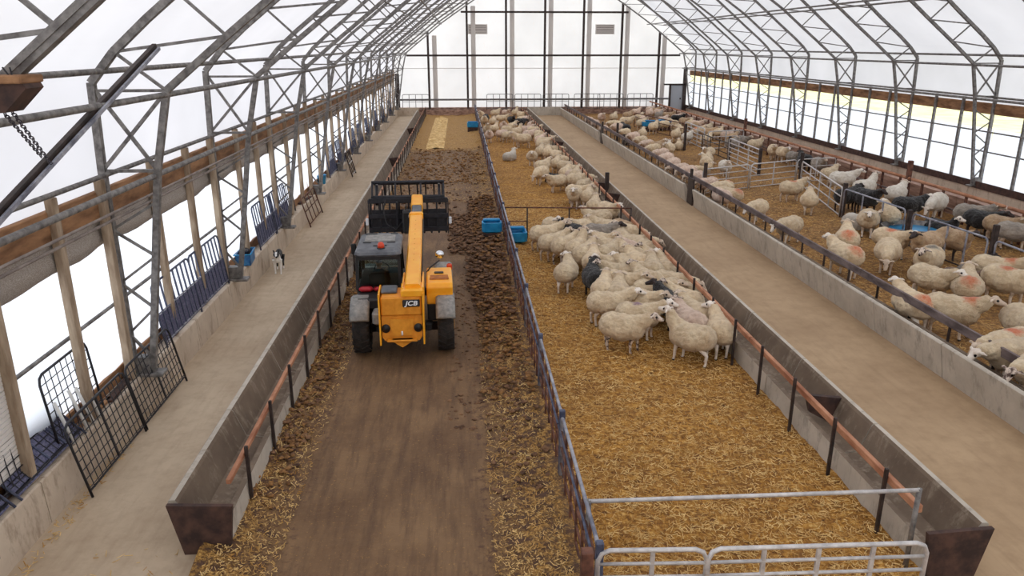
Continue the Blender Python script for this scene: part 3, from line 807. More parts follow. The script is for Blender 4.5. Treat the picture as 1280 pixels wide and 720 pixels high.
def sheep_meshes(pose):
    """one continuous body and the fleece over it; +x is forward, z = 0 under the hooves"""
    lie = pose == 'lie'
    drop = .34 if lie else 0
    B = Vector
    hp = {'level': ((.70,0,.86), 0, 0), 'up': ((.62,0,1.02), 0, .25), 'down': ((.80,0,.42), 0, -.9), 'trough': ((.84,0,.62), 0, -.55),
          'left': ((.58,.20,.90), 1.1, 0), 'right': ((.58,-.20,.90), -1.1, 0), 'lie': ((.60,.04,.96), .3, .1), 'back': ((.46,.26,.96), 1.9, .15)}[pose]
    hc = B(hp[0]); yaw, pit = hp[1], hp[2]
    hx = B((math.cos(yaw)*math.cos(pit), math.sin(yaw)*math.cos(pit), math.sin(pit)-.28)).normalized()
    hs_ = B((-math.sin(yaw), math.cos(yaw), 0)); hu = hx.cross(hs_); hu = hu if hu.z > 0 else -hu
    D = B((0,0,-drop)); hc = hc + D
    # ---- skin body
    mb = MB()
    mb.ball(B((-.22,0,.56))+D, .2, 14, 10, (1.25,.85,1)); mb.ball(B((.2,0,.55))+D, .2, 14, 10, (1.2,.8,1.05)); mb.ball(B((0,0,.55))+D, .2, 14, 10, (1.5,.85,1))
    nb = B((.34,0,.66))+D
    mid = (nb+hc)/2 + B((0,0,.02))
    mb.tube([nb, mid, hc-hx*.04], [.12,.085,.07], 12)
    mb.tube([hc-hx*.08+hu*.015, hc-hx*.02+hu*.015, hc+hx*.07, hc+hx*.15, hc+hx*.185], [.055,.076,.058,.044,.030], 12)
    mb.ball(hc-hx*.02+hu*.02, .078, 12, 8)
    for s in (-1, 1):   # ears out sideways, a little down and back
        e0 = hc-hx*.05+hs_*s*.06+hu*.03; e1 = e0+hs_*s*.075-hx*.02-hu*.012; e2 = e0+hs_*s*.135-hx*.03-hu*.04
        mb.tube([e0, e1, e2], [.018,.028,.010], 8)
    if not lie:
        for s in (-1, 1):
            y = s*.115
            st = .05*s
            mb.tube([B((.25,y,.52)), B((.26+st*.5,y,.34)), B((.255+st,y,.24)), B((.265+st,y,.07)), B((.285+st,y,.0))], [.085,.052,.036,.028,.036], 10)
            mb.tube([B((-.27,y,.55)), B((-.26-st*.4,y*1.05,.38)), B((-.36-st,y,.255)), B((-.345-st,y,.08)), B((-.32-st,y,0))], [.11,.075,.036,.028,.036], 10)
        mb.tube([B((-.42,0,.66)), B((-.47,0,.58)), B((-.475,0,.42))], [.035,.032,.018], 8)
    else:
        for s in (-1, 1):
            y = s*.16
            mb.tube([B((.22,y,.24)), B((.40,y,.14)), B((.44,y*.9,.045)), B((.26,y*.9,.035))], [.085,.048,.035,.03], 10)
            mb.tube([B((-.28,y,.26)), B((-.10,y*1.35,.12)), B((-.30,y*1.45,.05)), B((-.14,y*1.5,.035))], [.11,.07,.038,.03], 10)
    body = remesh(mb, .0135, 3, 'sheep_body_'+pose)
    el = [hc+hx*.025+hs_*s*.062+hu*.03 for s in (-1,1)]
    nose = hc+hx*.19
    def pick(c):
        if not lie and c.z < .035: return 1
        if min((c-e).length for e in el) < .024: return 2
        if (c-nose).length < .022: return 2
        return 0
    bodies = {}
    for k in SK:
        me = body.copy(); assign(me, [SK[k], HOOF, EYE], pick); bodies[k] = me
    # ---- fleece
    mb = MB()
    mb.ball(B((-.25,0,.575))+D, .265, 18, 12, (1.08,1.14,1.03)); mb.ball(B((-.02,0,.545))+D, .28, 18, 12, (1.3,1.20,1.04)); mb.ball(B((.22,0,.565))+D, .26, 18, 12, (1.08,1.08,1.06))
    mb.ball(B((-.02,0,.66))+D, .19, 16, 10, (2.1,1.05,.85))
    mb.tube([nb-B((.06,0,0)), mid, hc-hx*.09-hu*.0], [.20,.145,.095], 14)
    if not lie:
        for s in (-1, 1):
            mb.tube([B((.25,s*.11,.5)), B((.26,s*.115,.36))], [.11,.07], 10)
            mb.tube([B((-.28,s*.12,.54)), B((-.28,s*.125,.37))], [.14,.085], 10)
        mb.tube([B((-.43,0,.70)), B((-.475,0,.58)), B((-.48,0,.46))], [.05,.045,.03], 8)
    def lump(co):
        return .016*noise.noise(co*11) + .010*noise.noise(co*30)
    fl = remesh(mb, .021, 5, 'sheep_fleece_'+pose, lump)
    fl.materials.append(FL['cream'])
    return bodies, fl
POSES = ['level','up','down','trough','left','right','lie','back']
SM = {p: sheep_meshes(p) for p in POSES}

def sheep(rx, ry, hx_, hy_, pose='level', wool='cream', face='pale', label=None, group=None, size=1.0, z=.62, fix=None):
    """rump pixel -> neck pixel, both on the spine"""
    a = at(rx, ry, z*size+.06); b_ = at(hx_, hy_, z*size+.06)
    ang = math.atan2(b_.y-a.y, b_.x-a.x); c = (a+b_)/2
    if fix: c = Vector((fix[0], fix[1], 0))
    return sheep_at(c.x, c.y, ang, pose, wool, face, label, group, size)
ALL_SHEEP = []
SUB = {}
def sheep_at(x, y, ang, pose, wool, face, label, group, size):
    bodies, fl = SM[pose]
    e = empty('sheep', (x, y, .045), ang)
    zs = 1.0 + .05*math.sin(x*7+y*3)
    e.scale = (size, size, size*zs)
    ob = bpy.data.objects.new('body', bodies[face]); C.objects.link(ob); ob.parent = e
    of = bpy.data.objects.new('fleece', fl); C.objects.link(of); of.parent = e
    of.material_slots[0].link = 'OBJECT'; of.material_slots[0].material = FL[wool]
    tag(e, label, 'sheep', group); ALL_SHEEP.append((e, size, pose))
    return e
GN = 'sheep of the near flock'
def S(*a, **k): return sheep(*a, **k)
# ---------- near flock, back rows first
near = [
 (752,256,776,263,'level','cream','white','cream sheep just beyond the cross rail beside the bunk, white face toward the trough'),
 (752,272,788,282,'trough','tan','pale','tan dirty sheep under the cross rail, head reaching into the bunk'),
 (754,268,740,268,'right','cream','mottled','sheep under the cross rail with dark eye patches, looking toward the camera'),
 (744,277,724,281,'level','cream','pale','plump cream sheep between the black and white one and the tan one'),
 (765,281,749,279,'level','cream','pale','cream sheep behind the thin grey sheep, left of the raised head'),
 (744,288,766,289,'level','grey','dark','thin grey sheep standing sideways in the middle of the back rows'),
 (779,299,773,282,'left','cream','pale','sheep facing away with its pale head raised above the back rows'),
 (786,286,808,291,'trough','cream','pale','cream sheep below the cross rail stretching its head to the rail stakes'),
 (794,299,812,300,'trough','cream','tan','round cream sheep beside the orange feed rail, second in from the cross rail'),
 (690,277,697,279,'level','cream','pale','cream sheep mostly hidden behind the black and white sheep at the upper left'),
 (669,291,694,289,'level','cream','pale','cream sheep at the upper left corner of the flock, nearest the cross rail'),
 (724,290,707,284,'left','black','white','black sheep with a white blazed face at the upper left of the flock'),
 (676,303,707,297,'level','cream','pale','cream sheep in profile at the left edge, second from the upper corner'),
 (698,309,722,302,'level','cream','mottled','cream sheep with a darker face behind the left profile sheep'),
 (740,297,758,301,'level','cream','pale','small cream sheep below the thin grey one'),
 (711,314,730,302,'up','cream','pale','cream sheep with raised head between the left rows'),
 (720,322,744,309,'level','cream','pale','long cream sheep pointing up and right in the middle of the rows'),
 (771,307,752,302,'level','cream','white','cream sheep facing left with white face, middle of the upper rows'),
 (792,309,778,303,'level','pink','pale','pinkish cream sheep behind the white faces on the right'),
 (756,318,777,310,'level','cream','pale','cream sheep squeezed between two white faced ones'),
 (803,320,784,313,'level','cream','mottled','cream sheep facing left with mottled face, right of centre'),
 (822,312,800,305,'trough','cream','pale','cream sheep near the rail at the right of the upper rows'),
 (785,324,762,327,'level','cream','white','cream sheep with a bright white face pointing left'),
 (803,329,788,322,'level','cream','pale','small cream sheep beside the bright white face'),
 (824,325,810,318,'left','cream','mottled','cream sheep with spotted face turned left, near the rail'),
 (816,335,795,330,'level','cream','white','cream sheep facing left with its white face low, right of centre'),
 (740,334,741,312,'level','cream','pale','round cream sheep seen from behind, left of centre'),
 (699,345,717,326,'left','cream','white','big cream sheep seen from behind at the left edge, white face turned aside'),
 (794,338,768,338,'level','cream','mottled','cream sheep facing left with a dark cheek, centre of the flock'),
 (750,348,741,340,'right','black','dark','black faced dark sheep crouched between two cream rumps on the left'),
 (764,347,788,352,'level','cream','pale','cream sheep facing right toward the middle cluster of heads'),
 (824,352,800,343,'level','cream','mottled','cream sheep facing left with a mottled head, right centre'),
 (828,344,820,325,'level','cream','pale','round cream rump pointing at the camera, right of the mottled head'),
 (854,342,841,318,'left','cream','white','cream sheep by the feed rail looking back with a white face raised'),
 (806,357,830,360,'level','cream','pale','cream sheep heading right behind the black head'),
 (752,366,758,348,'level','cream','pale','round cream rump at the left edge, above the large profile sheep'),
 (774,372,776,352,'level','cream','pale','cream rump between the left profile sheep and the mottled heads'),
 (796,369,816,374,'level','cream','pale','cream sheep just left of the black head'),
 (832,346,866,352,'trough','cream','pale','long cream sheep along the feed rail, farther of two side by side'),
 (836,353,876,364,'trough','cream','dark','long cream sheep along the feed rail, nearer of two side by side'),
 (842,385,826,371,'left','black','dark','black sheep with its horned looking head raised among the front rows'),
 (866,375,846,368,'left','cream','mottled','cream sheep facing the camera with a dark eye beside the black head'),
 (738,375,784,376,'level','cream','white','large cream sheep in profile, second row from the open straw'),
 (882,396,846,380,'level','cream','pale','cream sheep in profile facing left behind the two front sheep'),
 (876,406,852,391,'level','pink','mottled','shaded cream sheep low behind the right front sheep'),
 (776,390,820,392,'level','purple','white','cream sheep with a purple paint spot on its back'),
 (754,402,804,409,'level','cream','mottled','front cream sheep facing right with a dark mottled face and lowered head'),
 (893,424,838,411,'up','cream','white','front cream sheep facing left with raised white head'),
 (911,423,899,394,'left','cream','white','cream sheep seen from behind by the feed rail, head turned left'),
]
for a in near:
    face = a[6] if a[6] in SK else 'pale'
    S(a[0], a[1], a[2], a[3], a[4], a[5], face, a[7], GN, size=.93)
# ---------- flock along the bunk beyond the cross rail
gA = 'sheep queued along the bunk beyond the cross rail'
far1 = [
 (722,235,715,248,'level','cream','white'),(732,246,738,238,'level','cream','pale'),(740,260,746,248,'level','cream','pale'),(745,244,748,230,'level','cream','pale'),
 (714,236,732,238,'level','cream','pale'),(732,232,750,227,'trough','cream','pale'),(718,228,728,217,'level','cream','pale'),(712,221,724,212,'level','cream','pale'),
 (734,222,748,222,'trough','cream','pale'),(704,217,716,210,'level','cream','pale'),(705,222,688,224,'level','cream','pale'),(690,211,670,217,'down','cream','pale'),
 (668,208,688,204,'level','cream','pale'),(690,206,700,197,'level','cream','pale'),(700,204,720,206,'trough','cream','pale'),(712,210,732,214,'trough','cream','pale'),
 (666,188,664,198,'level','cream','white'),(671,192,680,184,'level','cream','pale'),(681,194,688,184,'level','cream','pale'),(692,190,709,193,'trough','cream','pale'),
 (698,196,716,200,'trough','cream','pale'),(668,180,690,178,'level','cream','pale'),(688,185,704,185,'trough','cream','pale'),(699,214,690,213,'lie','black','dark'),
 (722,216,738,218,'trough','pink','pale'),(676,176,694,176,'level','cream','pale')]
for q, a in enumerate(far1):
    lb = 'cream sheep lined up along the middle bunk between the cross rail and the far flock'
    if a[5] == 'black': lb = 'small black sheep lying among the cream ones beyond the cross rail'
    elif q == 0: lb = 'cream sheep beyond the cross rail facing the camera with a grey patched head'
    elif q == 10: lb = 'cream sheep standing apart on the straw side, facing left, beyond the cross rail'
    elif q == 11: lb = 'cream sheep with lowered head at the straw side of the queue'
    elif q == 16: lb = 'white faced sheep facing the camera at the straw side of the queue'
    S(a[0],a[1],a[2],a[3],a[4],a[5],a[6],lb,gA,size=.92)
gB = 'far flock in the middle pen'
far2 = [(611,163,612,172),(628,168,641,166),(641,171,658,170),(668,176,682,172),(672,171,690,172),(676,166,688,168),(600,140,604,146),(604,149,610,142),(612,153,620,148),(613,160,622,158),
 (621,166,632,164),(634,158,646,155),(640,164,652,162),(650,160,664,160),(655,166,668,165),(662,154,674,157),(660,147,672,150),(650,142,660,143),(645,151,656,150),(622,146,632,146),
 (614,141,624,140),(628,139,638,140),(640,141,648,139),(606,157,612,164),(626,155,634,158),(648,148,656,147),(636,147,643,149),(664,162,677,162),(603,146,608,152),(630,161,640,161)]
rr = random.Random(3)
for q, a in enumerate(far2):
    dark = q in (7, 18, 26)
    S(a[0],a[1],a[2],a[3],rr.choice(['level','level','left','right','trough','up']),'black' if dark else rr.choice(['cream','cream','pink']),'dark' if dark else 'pale',
      'small black sheep in the crowded far end of the middle pen' if dark else 'cream sheep packed in the far end of the middle pen', gB+(', black' if dark else ''), size=.9)
S(630,188,644,185,'lie','white','white','white sheep lying alone on the straw in front of the far flock',None,size=.95)
S(662,172,645,172,'level','cream','pale','long cream sheep in profile at the front of the far flock, facing left',None,size=1.0)
# ---------- right-hand pens
GR = 'sheep of the right pens'
right = [
 (1074,322,1040,310,'level','rump','white','cream sheep with orange rump resting its white head over the right feed rail'),
 (1061,305,1057,288,'level','rump','pale','cream sheep seen from behind with a pale orange rump, next to the broad facing sheep'),
 (1100,268,1098,262,'left','cream','white','sheep whose head shows behind the broad one that faces the camera'),
 (1086,262,1086,278,'level','cream','white','broad cream sheep facing the camera beside the blue grey fence'),
 (1112,300,1109,322,'down','cream','pale','cream sheep facing the camera with its pale head lowered'),
 (1098,290,1131,298,'level','back','white','cream sheep with a faint orange back and bright white face turned right'),
 (1165,300,1153,303,'level','tan','dark','sheep with brown face and dark body by the round blue tank'),
 (1170,314,1152,326,'level','greymark','mottled','cream sheep with grey back patch facing left toward the camera'),
 (1146,336,1184,347,'level','cream','white','large cream sheep in profile with white face, behind the right feed rail'),
 (1212,362,1209,342,'level','rump','pale','cream sheep seen from behind with worn orange rump, right of the white faced one'),
 (1190,328,1222,334,'lie','brown','white','brown sheep with white face lying near the blue grey fence'),
 (1217,322,1233,320,'lie','grey','dark','grey sheep lying at the foot of the thick dark post'),
 (1240,326,1276,332,'level','shoulder','pale','cream sheep with orange shoulder at the right edge, farther of two'),
 (1238,342,1280,352,'level','back','pale','cream sheep with orange back at the right edge, nearer of two'),
 (1156,378,1212,388,'level','shoulder','pale','large tan cream sheep in profile behind the feed rail, orange shoulder, head up'),
 (1272,394,1290,405,'level','cream','pale','cream rump cut by the right edge of the view'),
 (1284,425,1244,432,'trough','back','pale','whitish sheep with an orange patch at the right edge, body across the rail'),
 (1244,440,1215,442,'trough','cream','white','sheep with its head in the right trough, second from the right edge'),
 (1292,452,1258,462,'trough','cream','mottled','sheep with its head in the right trough at the right edge of the view'),
 (1140,386,1102,366,'level','rump','white','pinkish sheep with orange rump seen below the feed rail'),
 (968,234,1012,231,'level','back','pale','long tan sheep with orange back standing by the silver gate'),
 (1012,256,1012,238,'level','cream','pale','narrow cream sheep seen from behind under the silver rail gate'),
 (1003,276,970,284,'trough','cream','white','cream sheep eating at the right bunk, nearer of the pair on open straw'),
 (962,252,930,262,'trough','cream','white','cream sheep eating at the right bunk, farther of the pair on open straw'),
 (925,242,902,238,'trough','rump','pale','sheep with a bright orange rump at the right bunk'),
 (914,230,893,233,'trough','rump','pale','sheep with an orange rump partly behind the brighter one'),
 (902,246,884,238,'trough','pink','pale','pinkish sheep hard against the feed rail beside the orange rumps'),
 (1123,252,1149,252,'level','black','white','black sheep with white face standing in the outer pen'),
 (1160,266,1194,274,'lie','black','white','black sheep with white forehead lying along the blue grey rail'),
 (1192,246,1166,256,'down','white','white','white sheep grazing beyond the lying black one'),
 (1242,264,1276,268,'level','grey','pale','greyish sheep at the right edge of the outer pen, farthest of three'),
 (1238,272,1276,280,'level','tan','pale','greyish tan sheep at the right edge of the outer pen, middle of three'),
 (1254,283,1290,288,'level','grey','pale','greyish tan sheep at the right edge of the outer pen, nearest of three'),
 (1256,268,1280,272,'level','black','dark','black sheep between the greyish ones at the right edge'),
 (1110,242,1131,236,'level','white','pale','white sheep facing right just left of the standing black one'),
 (1070,242,1096,248,'level','black','dark','black sheep standing behind the corner of the silver and blue grey fences'),
 (1064,234,1098,229,'up','white','mottled','pale sheep with a dark raised head behind the black one'),
 (1041,222,1066,222,'level','white','white','pale greenish tinged sheep standing behind the silver rail gate'),
 (1030,199,1052,207,'level','grey','pale','greyish sheep in the outer pen by the brown pipe rail'),
 (1022,199,1010,195,'level','black','dark','small black sheep in the outer pen behind the greyish ones'),
 (1046,242,1060,240,'level','black','dark','black sheep half hidden by the silver rail gate'),
 (1070,262,1084,264,'lie','white','pale','white sheep lying against the blue grey fence'),
 (1176,292,1204,300,'level','tan','dark','dull tan sheep standing behind the blue grey rail'),
 (1028,216,1046,212,'level','cream','pale','cream sheep beyond the silver rail gate, left of the greenish one'),
]
for a in right: S(a[0],a[1],a[2],a[3],a[4],a[5],a[6],a[7],GR,size=1.07 if a[0] > 1040 else 1.0)
gC = 'sheep eating along the far part of the right bunk'
rowsC = [(842,195,824,199),(850,200,832,205),(860,208,840,210),(870,212,850,215),(880,218,860,221),(890,224,870,227),(836,189,817,192),(826,183,808,186),(818,178,800,181),(810,173,792,176),
         (800,168,782,171),(790,162,772,165),(782,157,766,159),(774,152,758,154)]
for a in rowsC: S(*a,'trough',rr.choice(['cream','pink']),'pale','pale sheep in the row eating along the far right bunk',gC,size=.95)
others = [(845,182,826,187,'level','cream','pale'),(870,203,884,203,'lie','cream','pale'),(886,204,880,196,'left','cream','white'),(904,203,910,207,'level','white','pale'),(848,178,850,171,'lie','rump','pale'),
 (825,176,832,174,'lie','white','white'),(832,178,838,175,'lie','white','mottled'),(893,186,878,190,'level','cream','white'),(880,200,888,193,'level','cream','pale'),(812,181,826,180,'level','tan','pale'),
 (900,181,929,175,'level','grey','pale'),(936,180,960,178,'level','cream','pale'),(964,183,970,189,'level','cream','pale'),(976,186,996,192,'level','cream','white'),(1000,192,1012,195,'level','grey','pale'),
 (788,160,772,156,'level','black','dark'),(792,168,780,170,'lie','grey','dark'),(800,168,806,162,'level','cream','pale'),(798,154,812,152,'level','cream','pale'),(776,150,790,150,'level','cream','pale'),
 (762,147,772,144,'level','cream','pale'),(747,143,758,147,'level','pink','pale'),(740,150,728,147,'trough','pink','pale'),(750,155,738,151,'trough','pink','pale'),(760,161,748,157,'trough','pink','pale'),
 (806,142,818,138,'level','pink','pale'),(818,144,830,142,'level','grey','pale'),(832,143,848,143,'level','tan','pale'),(845,147,857,147,'level','black','dark'),(848,154,836,152,'level','cream','pale'),
 (858,156,868,150,'level','cream','pale'),(872,156,884,154,'level','tan','mottled'),(888,160,900,158,'level','cream','white'),(902,165,914,162,'level','cream','pale'),(840,168,850,164,'level','cream','pale'),
 (862,170,872,168,'level','white','white'),(876,172,888,170,'level','cream','pale'),(822,150,833,149,'level','pink','pale'),(868,162,879,161,'level','rump','pale'),(780,143,789,142,'level','tan','pale'),
 (795,147,804,145,'level','cream','pale'),(856,163,846,160,'level','cream','pale'),(812,158,822,156,'level','cream','pale'),(908,172,922,170,'level','tan','pale'),(945,172,957,174,'level','grey','pale'),
 (790,139,800,138,'level','pink','pale'),(812,136,824,135,'level','pink','pale'),(826,137,838,137,'level','tan','pale'),(842,138,852,139,'level','pink','pale'),(800,146,811,149,'level','pink','pale'),
 (825,154,836,153,'left','cream','pale'),(858,147,870,146,'level','pink','pale'),(874,149,886,150,'level','tan','pale'),(890,154,902,155,'level','pink','pale'),(880,163,892,163,'level','tan','mottled'),
 (915,168,927,167,'level','pink','pale'),(768,153,780,155,'left','cream','pale'),(842,158,832,160,'level','cream','pale'),(852,150,862,152,'level','tan','pale')]
lab = {'cream':'cream sheep loose in the far part of the right pens','pink':'pinkish sheep loose in the far part of the right pens','tan':'tan sheep loose in the far part of the right pens','grey':'grey sheep loose in the far part of the right pens',
 'white':'white sheep loose in the far part of the right pens','black':'black sheep loose in the far part of the right pens','rump':'sheep with an orange rump mark in the far part of the right pens'}
for a in others: S(*a[:7], lab[a[5]]+(', lying down' if a[4]=='lie' else ''), lab[a[5]]+(', lying' if a[4]=='lie' else ''), size=.95)
# keep animals from standing inside each other: a few relaxing passes on the ground plane
for it in range(30):
    for i in range(len(ALL_SHEEP)):
        e, s, p = ALL_SHEEP[i]
        for j in range(i+1, len(ALL_SHEEP)):
            f, s2, p2 = ALL_SHEEP[j]
            dx, dy = f.location.x-e.location.x, f.location.y-e.location.y
            if abs(dx) > 1 or abs(dy) > 1: continue
            # two discs per animal along its spine
            for k in (-.22, .22):
                for l in (-.22, .22):
                    ax = e.location.x+math.cos(e.rotation_euler.z)*k; ay = e.location.y+math.sin(e.rotation_euler.z)*k
                    bx = f.location.x+math.cos(f.rotation_euler.z)*l; by = f.location.y+math.sin(f.rotation_euler.z)*l
                    d = math.hypot(bx-ax, by-ay)
                    if 1e-4 < d < .41:
                        m_ = (.41-d)*.18; ux, uy = (bx-ax)/d*m_, (by-ay)/d*m_
                        e.location.x -= ux; e.location.y -= uy; f.location.x += ux; f.location.y += uy
    for e, s, p in ALL_SHEEP:   # stay in the pen
        x = e.location.x; c_ = abs(math.cos(e.rotation_euler.z)); m_ = .24+.24*c_
        if x < 7: e.location.x = min(max(x, 1.4+m_), 5.38-m_+.03)
        else: e.location.x = min(max(x, 9.5+m_), 17.25-m_)
        for (a, b_) in SEGS:   # and clear of the gates
            ux, uy = b_[0]-a[0], b_[1]-a[1]; L = math.hypot(ux, uy); ux /= L; uy /= L
            t = (e.location.x-a[0])*ux+(e.location.y-a[1])*uy
            if not -.3 < t < L+.3: continue
            d = (e.location.x-a[0])*-uy+(e.location.y-a[1])*ux
            al = abs(math.cos(e.rotation_euler.z)*-uy+math.sin(e.rotation_euler.z)*ux); need = .26+.3*al
            if abs(d) < need:
                k = (need-abs(d))*.5*(1 if d >= 0 else -1); e.location.x += -uy*k; e.location.y += ux*k
# lying animals sit on the straw, standing ones on it too
# ================================================================== telehandler
M['yellow'] = simple('yellow_orange_paint', (250,164,22), (254,182,48), 4, .38, mode='obj')
M['yellow_dirty'] = simple('dusty_yellow_paint', (214,132,22), (236,156,44), 7, .55, mode='obj')
M['cab_grey'] = simple('cab_roof_grey', (76,78,84), (108,110,114), 5, .55, mode='obj')
M['fender'] = simple('dusty_grey_fender', (122,120,118), (160,156,150), 10, .75, mode='obj')
M['blackp'] = simple('black_plastic', (20,20,22), (40,38,38), 8, .55, mode='obj')
M['tyre'] = simple('tyre_rubber', (26,23,22), (52,44,38), 12, .85, 0, .2)
M['red'] = simple('red_plastic', (176,28,40), None, rough=.4)
M['beacon'] = simple('amber_red_beacon', (214,70,36), None, rough=.25)
M['chrome'] = simple('mirror_chrome', (225,228,232), None, rough=.06, metal=1.0)
M['logo_white'] = simple('badge_white', (240,240,240), None, rough=.4)
M['lamp_white'] = simple('lamp_lens', (230,232,236), None, rough=.15)
m, nt, b = newmat('tinted_cab_glass'); nt.nodes.remove(b)
tp = nt.nodes.new('ShaderNodeBsdfTransparent'); tp.inputs[0].default_value = (.62,.70,.70,1)
gl = nt.nodes.new('ShaderNodeBsdfGlossy'); gl.inputs['Roughness'].default_value = .03
lw = nt.nodes.new('ShaderNodeFresnel'); lw.inputs[0].default_value = 1.45
mx = nt.nodes.new('ShaderNodeMixShader'); nt.links.new(lw.outputs[0], mx.inputs[0]); nt.links.new(tp.outputs[0], mx.inputs[1]); nt.links.new(gl.outputs[0], mx.inputs[2])
nt.links.new(mx.outputs[0], nt.nodes['Material Output'].inputs[0]); M['glass'] = m

th = empty('telehandler', (-1.22, 14.68, .015), R(1.9)); th.scale = (.965,1,1)
tag(th, 'yellow telehandler with grey roofed cab seen from behind, boom reaching forward over the scraped pen', 'telehandler')
def part(mb, name, mat_, parent=th): return mb.build(name, mat_, parent)
# chassis
mb = MB(); mb.rbox((-.36,-.45,.42),(.36,3.0,.85),.03); mb.rbox((-.62,-.12,.42),(.62,.12,.6),.04); mb.rbox((-.62,2.18,.42),(.62,2.42,.6),.04)
mb.tube([(-.7,.0,.5),(.7,0,.5)], .09, 12); mb.tube([(-.7,2.3,.5),(.7,2.3,.5)], .09, 12); part(mb, 'chassis', M['blackp'])
# counterweight and rear panel
mb = MB()
mb.rbox((-.40,-.93,1.06),(.40,-.30,1.44),.03)
lower = [(-.40,1.06),(.40,1.06),(.40,.62),(.34,.54),(.20,.52),(.12,.47),(0,.40),(-.12,.47),(-.20,.52),(-.34,.54),(-.40,.62)]
mb.prism(lower, 'y', -.88, -.35)
mb.prism([(-.24,1.0),(.24,1.0),(.20,.66),(-.20,.66)], 'y', -.92, -.86)
mb.prism([(-.20,.60),(.20,.60),(.10,.50),(0,.44),(-.10,.50)], 'y', -.99, -.86)
part(mb, 'counterweight', M['yellow_dirty'])
mb = MB()
for s in (-1,1):
    mb.prism([(-.96,.48),(-.30,.48),(-.30,1.50),(-.96,1.50)], 'x', s*.43-.015, s*.43+.015)
    pl = mb.build('side_plate', M['yellow'], th); mb = MB()
for s in (-1,1):
    MB().disc((s*.32,-.89,.80),(0,1,0),.085,.03,20).build('tail_lamp_hole', M['blackp'], th)
MB().tube([(0,-.96,.68),(0,-.96,.76)], .018, 8).build('hitch_pin', M['logo_white'], th)
MB().rbox((-.30,-1.02,.56),(.30,-.9,.60),.01).build('hitch_plate', M['yellow_dirty'], th)
# badge with its lettering
bd_ = MB().rbox((.03,-.955,1.245),(.37,-.925,1.385),.02).build('badge', M['blackp'], th)
cu = bpy.data.curves.new('lettering', 'FONT'); cu.body = 'JCB'; cu.size = .135; cu.extrude = .004; cu.offset = .0035; cu.shear = .22; cu.align_x = 'CENTER'; cu.align_y = 'CENTER'; cu.space_character = 1.02
to = bpy.data.objects.new('tmp_text', cu); C.objects.link(to)
tm = bpy.data.meshes.new_from_object(to.evaluated_get(bpy.context.evaluated_depsgraph_get())); bpy.data.objects.remove(to)
tm.materials.clear(); tm.materials.append(M['logo_white'])
lo = bpy.data.objects.new('lettering', tm); C.objects.link(lo); lo.parent = bd_; lo.location = (.20,-.958,1.315); lo.rotation_euler = (math.pi/2,0,0); lo.scale = (1.12,.92,1); lo['label'] = 'white JCB lettering'
# panel seam
MB().rbox((-.13,-.936,1.09),(-.12,-.925,1.41),.002).build('panel_seam', M['yellow_dirty'], th)
MB().rbox((-.40,-.72,1.44),(-.08,-.32,1.50),.02).build('deck_plate', M['cab_grey'], th)
# wheels
def wheel(x, y, steer=0):
    r0 = .5; w = .34
    mb = MB(); mb.smooth = True
    rings = []
    prof_ = [(-w/2,.30),(-w/2,.42),(-w/2+.03,.475),(-w/2+.07,.488),(w/2-.07,.488),(w/2-.03,.475),(w/2,.42),(w/2,.30)]
    n = 36
    for k in range(n):
        a = 2*math.pi*k/n
        rings.append([(px_, rr_*math.cos(a), rr_*math.sin(a)) for px_, rr_ in prof_])
    vs = [p for r in rings for p in r]; q = len(prof_); fs = []
    for k in range(n):
        for j in range(q): fs.append((k*q+j, k*q+(j+1)%q, ((k+1)%n)*q+(j+1)%q, ((k+1)%n)*q+j))
    mb.add(vs, fs)
    mb.smooth = False
    for k in range(20):   # chevron lugs
        for s in (-1,1):
            a = 2*math.pi*(k+.5*(s>0))/20
            a2 = a+.17
            P = lambda x_, rad, an: (x_, rad*math.cos(an), rad*math.sin(an))
            mb.hexa([P(0,.48,a2-.03),P(s*w/2,.47,a-.045),P(s*w/2,.47,a+.045),P(0,.48,a2+.03),P(0,.512,a2-.025),P(s*w/2,.50,a-.035),P(s*w/2,.50,a+.035),P(0,.512,a2+.025)])
    wo = mb.build('wheel', M['tyre'], th, loc=(x,y,.5), rotz=steer)
    s = 1 if x > 0 else -1
    rm = MB(); rm.disc((s*.02,0,0),(1,0,0),.30,.22,28); rm.disc((s*.14,0,0),(1,0,0),.13,.08,16)
    for k in range(6): rm.tube([(s*.1,.19*math.cos(k*1.047),.19*math.sin(k*1.047)),(s*.15,.19*math.cos(k*1.047),.19*math.sin(k*1.047))], .016, 6)
    ro = rm.build('rim', M['yellow'], wo)
for x in (-.875,.875):
    wheel(x, 0); wheel(x, 2.3)
def fender(x, y):
    mb = MB(); rings = []
    for k in range(13):
        t = k/12; a = R(149) - t*R(112)
        rr_ = .60; c = Vector((0, math.cos(a)*rr_, .5+math.sin(a)*rr_*1.08))
        rings.append([(x-.185,c.y,c.z-.02),(x-.2,c.y*1.02,c.z),(x-.15,c.y*1.06,c.z+.035),(x+.15,c.y*1.06,c.z+.035),(x+.2,c.y*1.02,c.z),(x+.185,c.y,c.z-.02),(x,c.y*.98,c.z-.0)])
    mb.smooth = True; mb.loft(rings)
    o = mb.build('mudguard', M['fender'], th, loc=(0,y,0))
fender(-.875,0); fender(.875,0); fender(-.875,2.3); fender(.875,2.3)
mb = MB(); mb.rbox((-.62,-.5,.72),(-.44,-.1,.98),.04); part(mb, 'inner_guard', M['fender'])
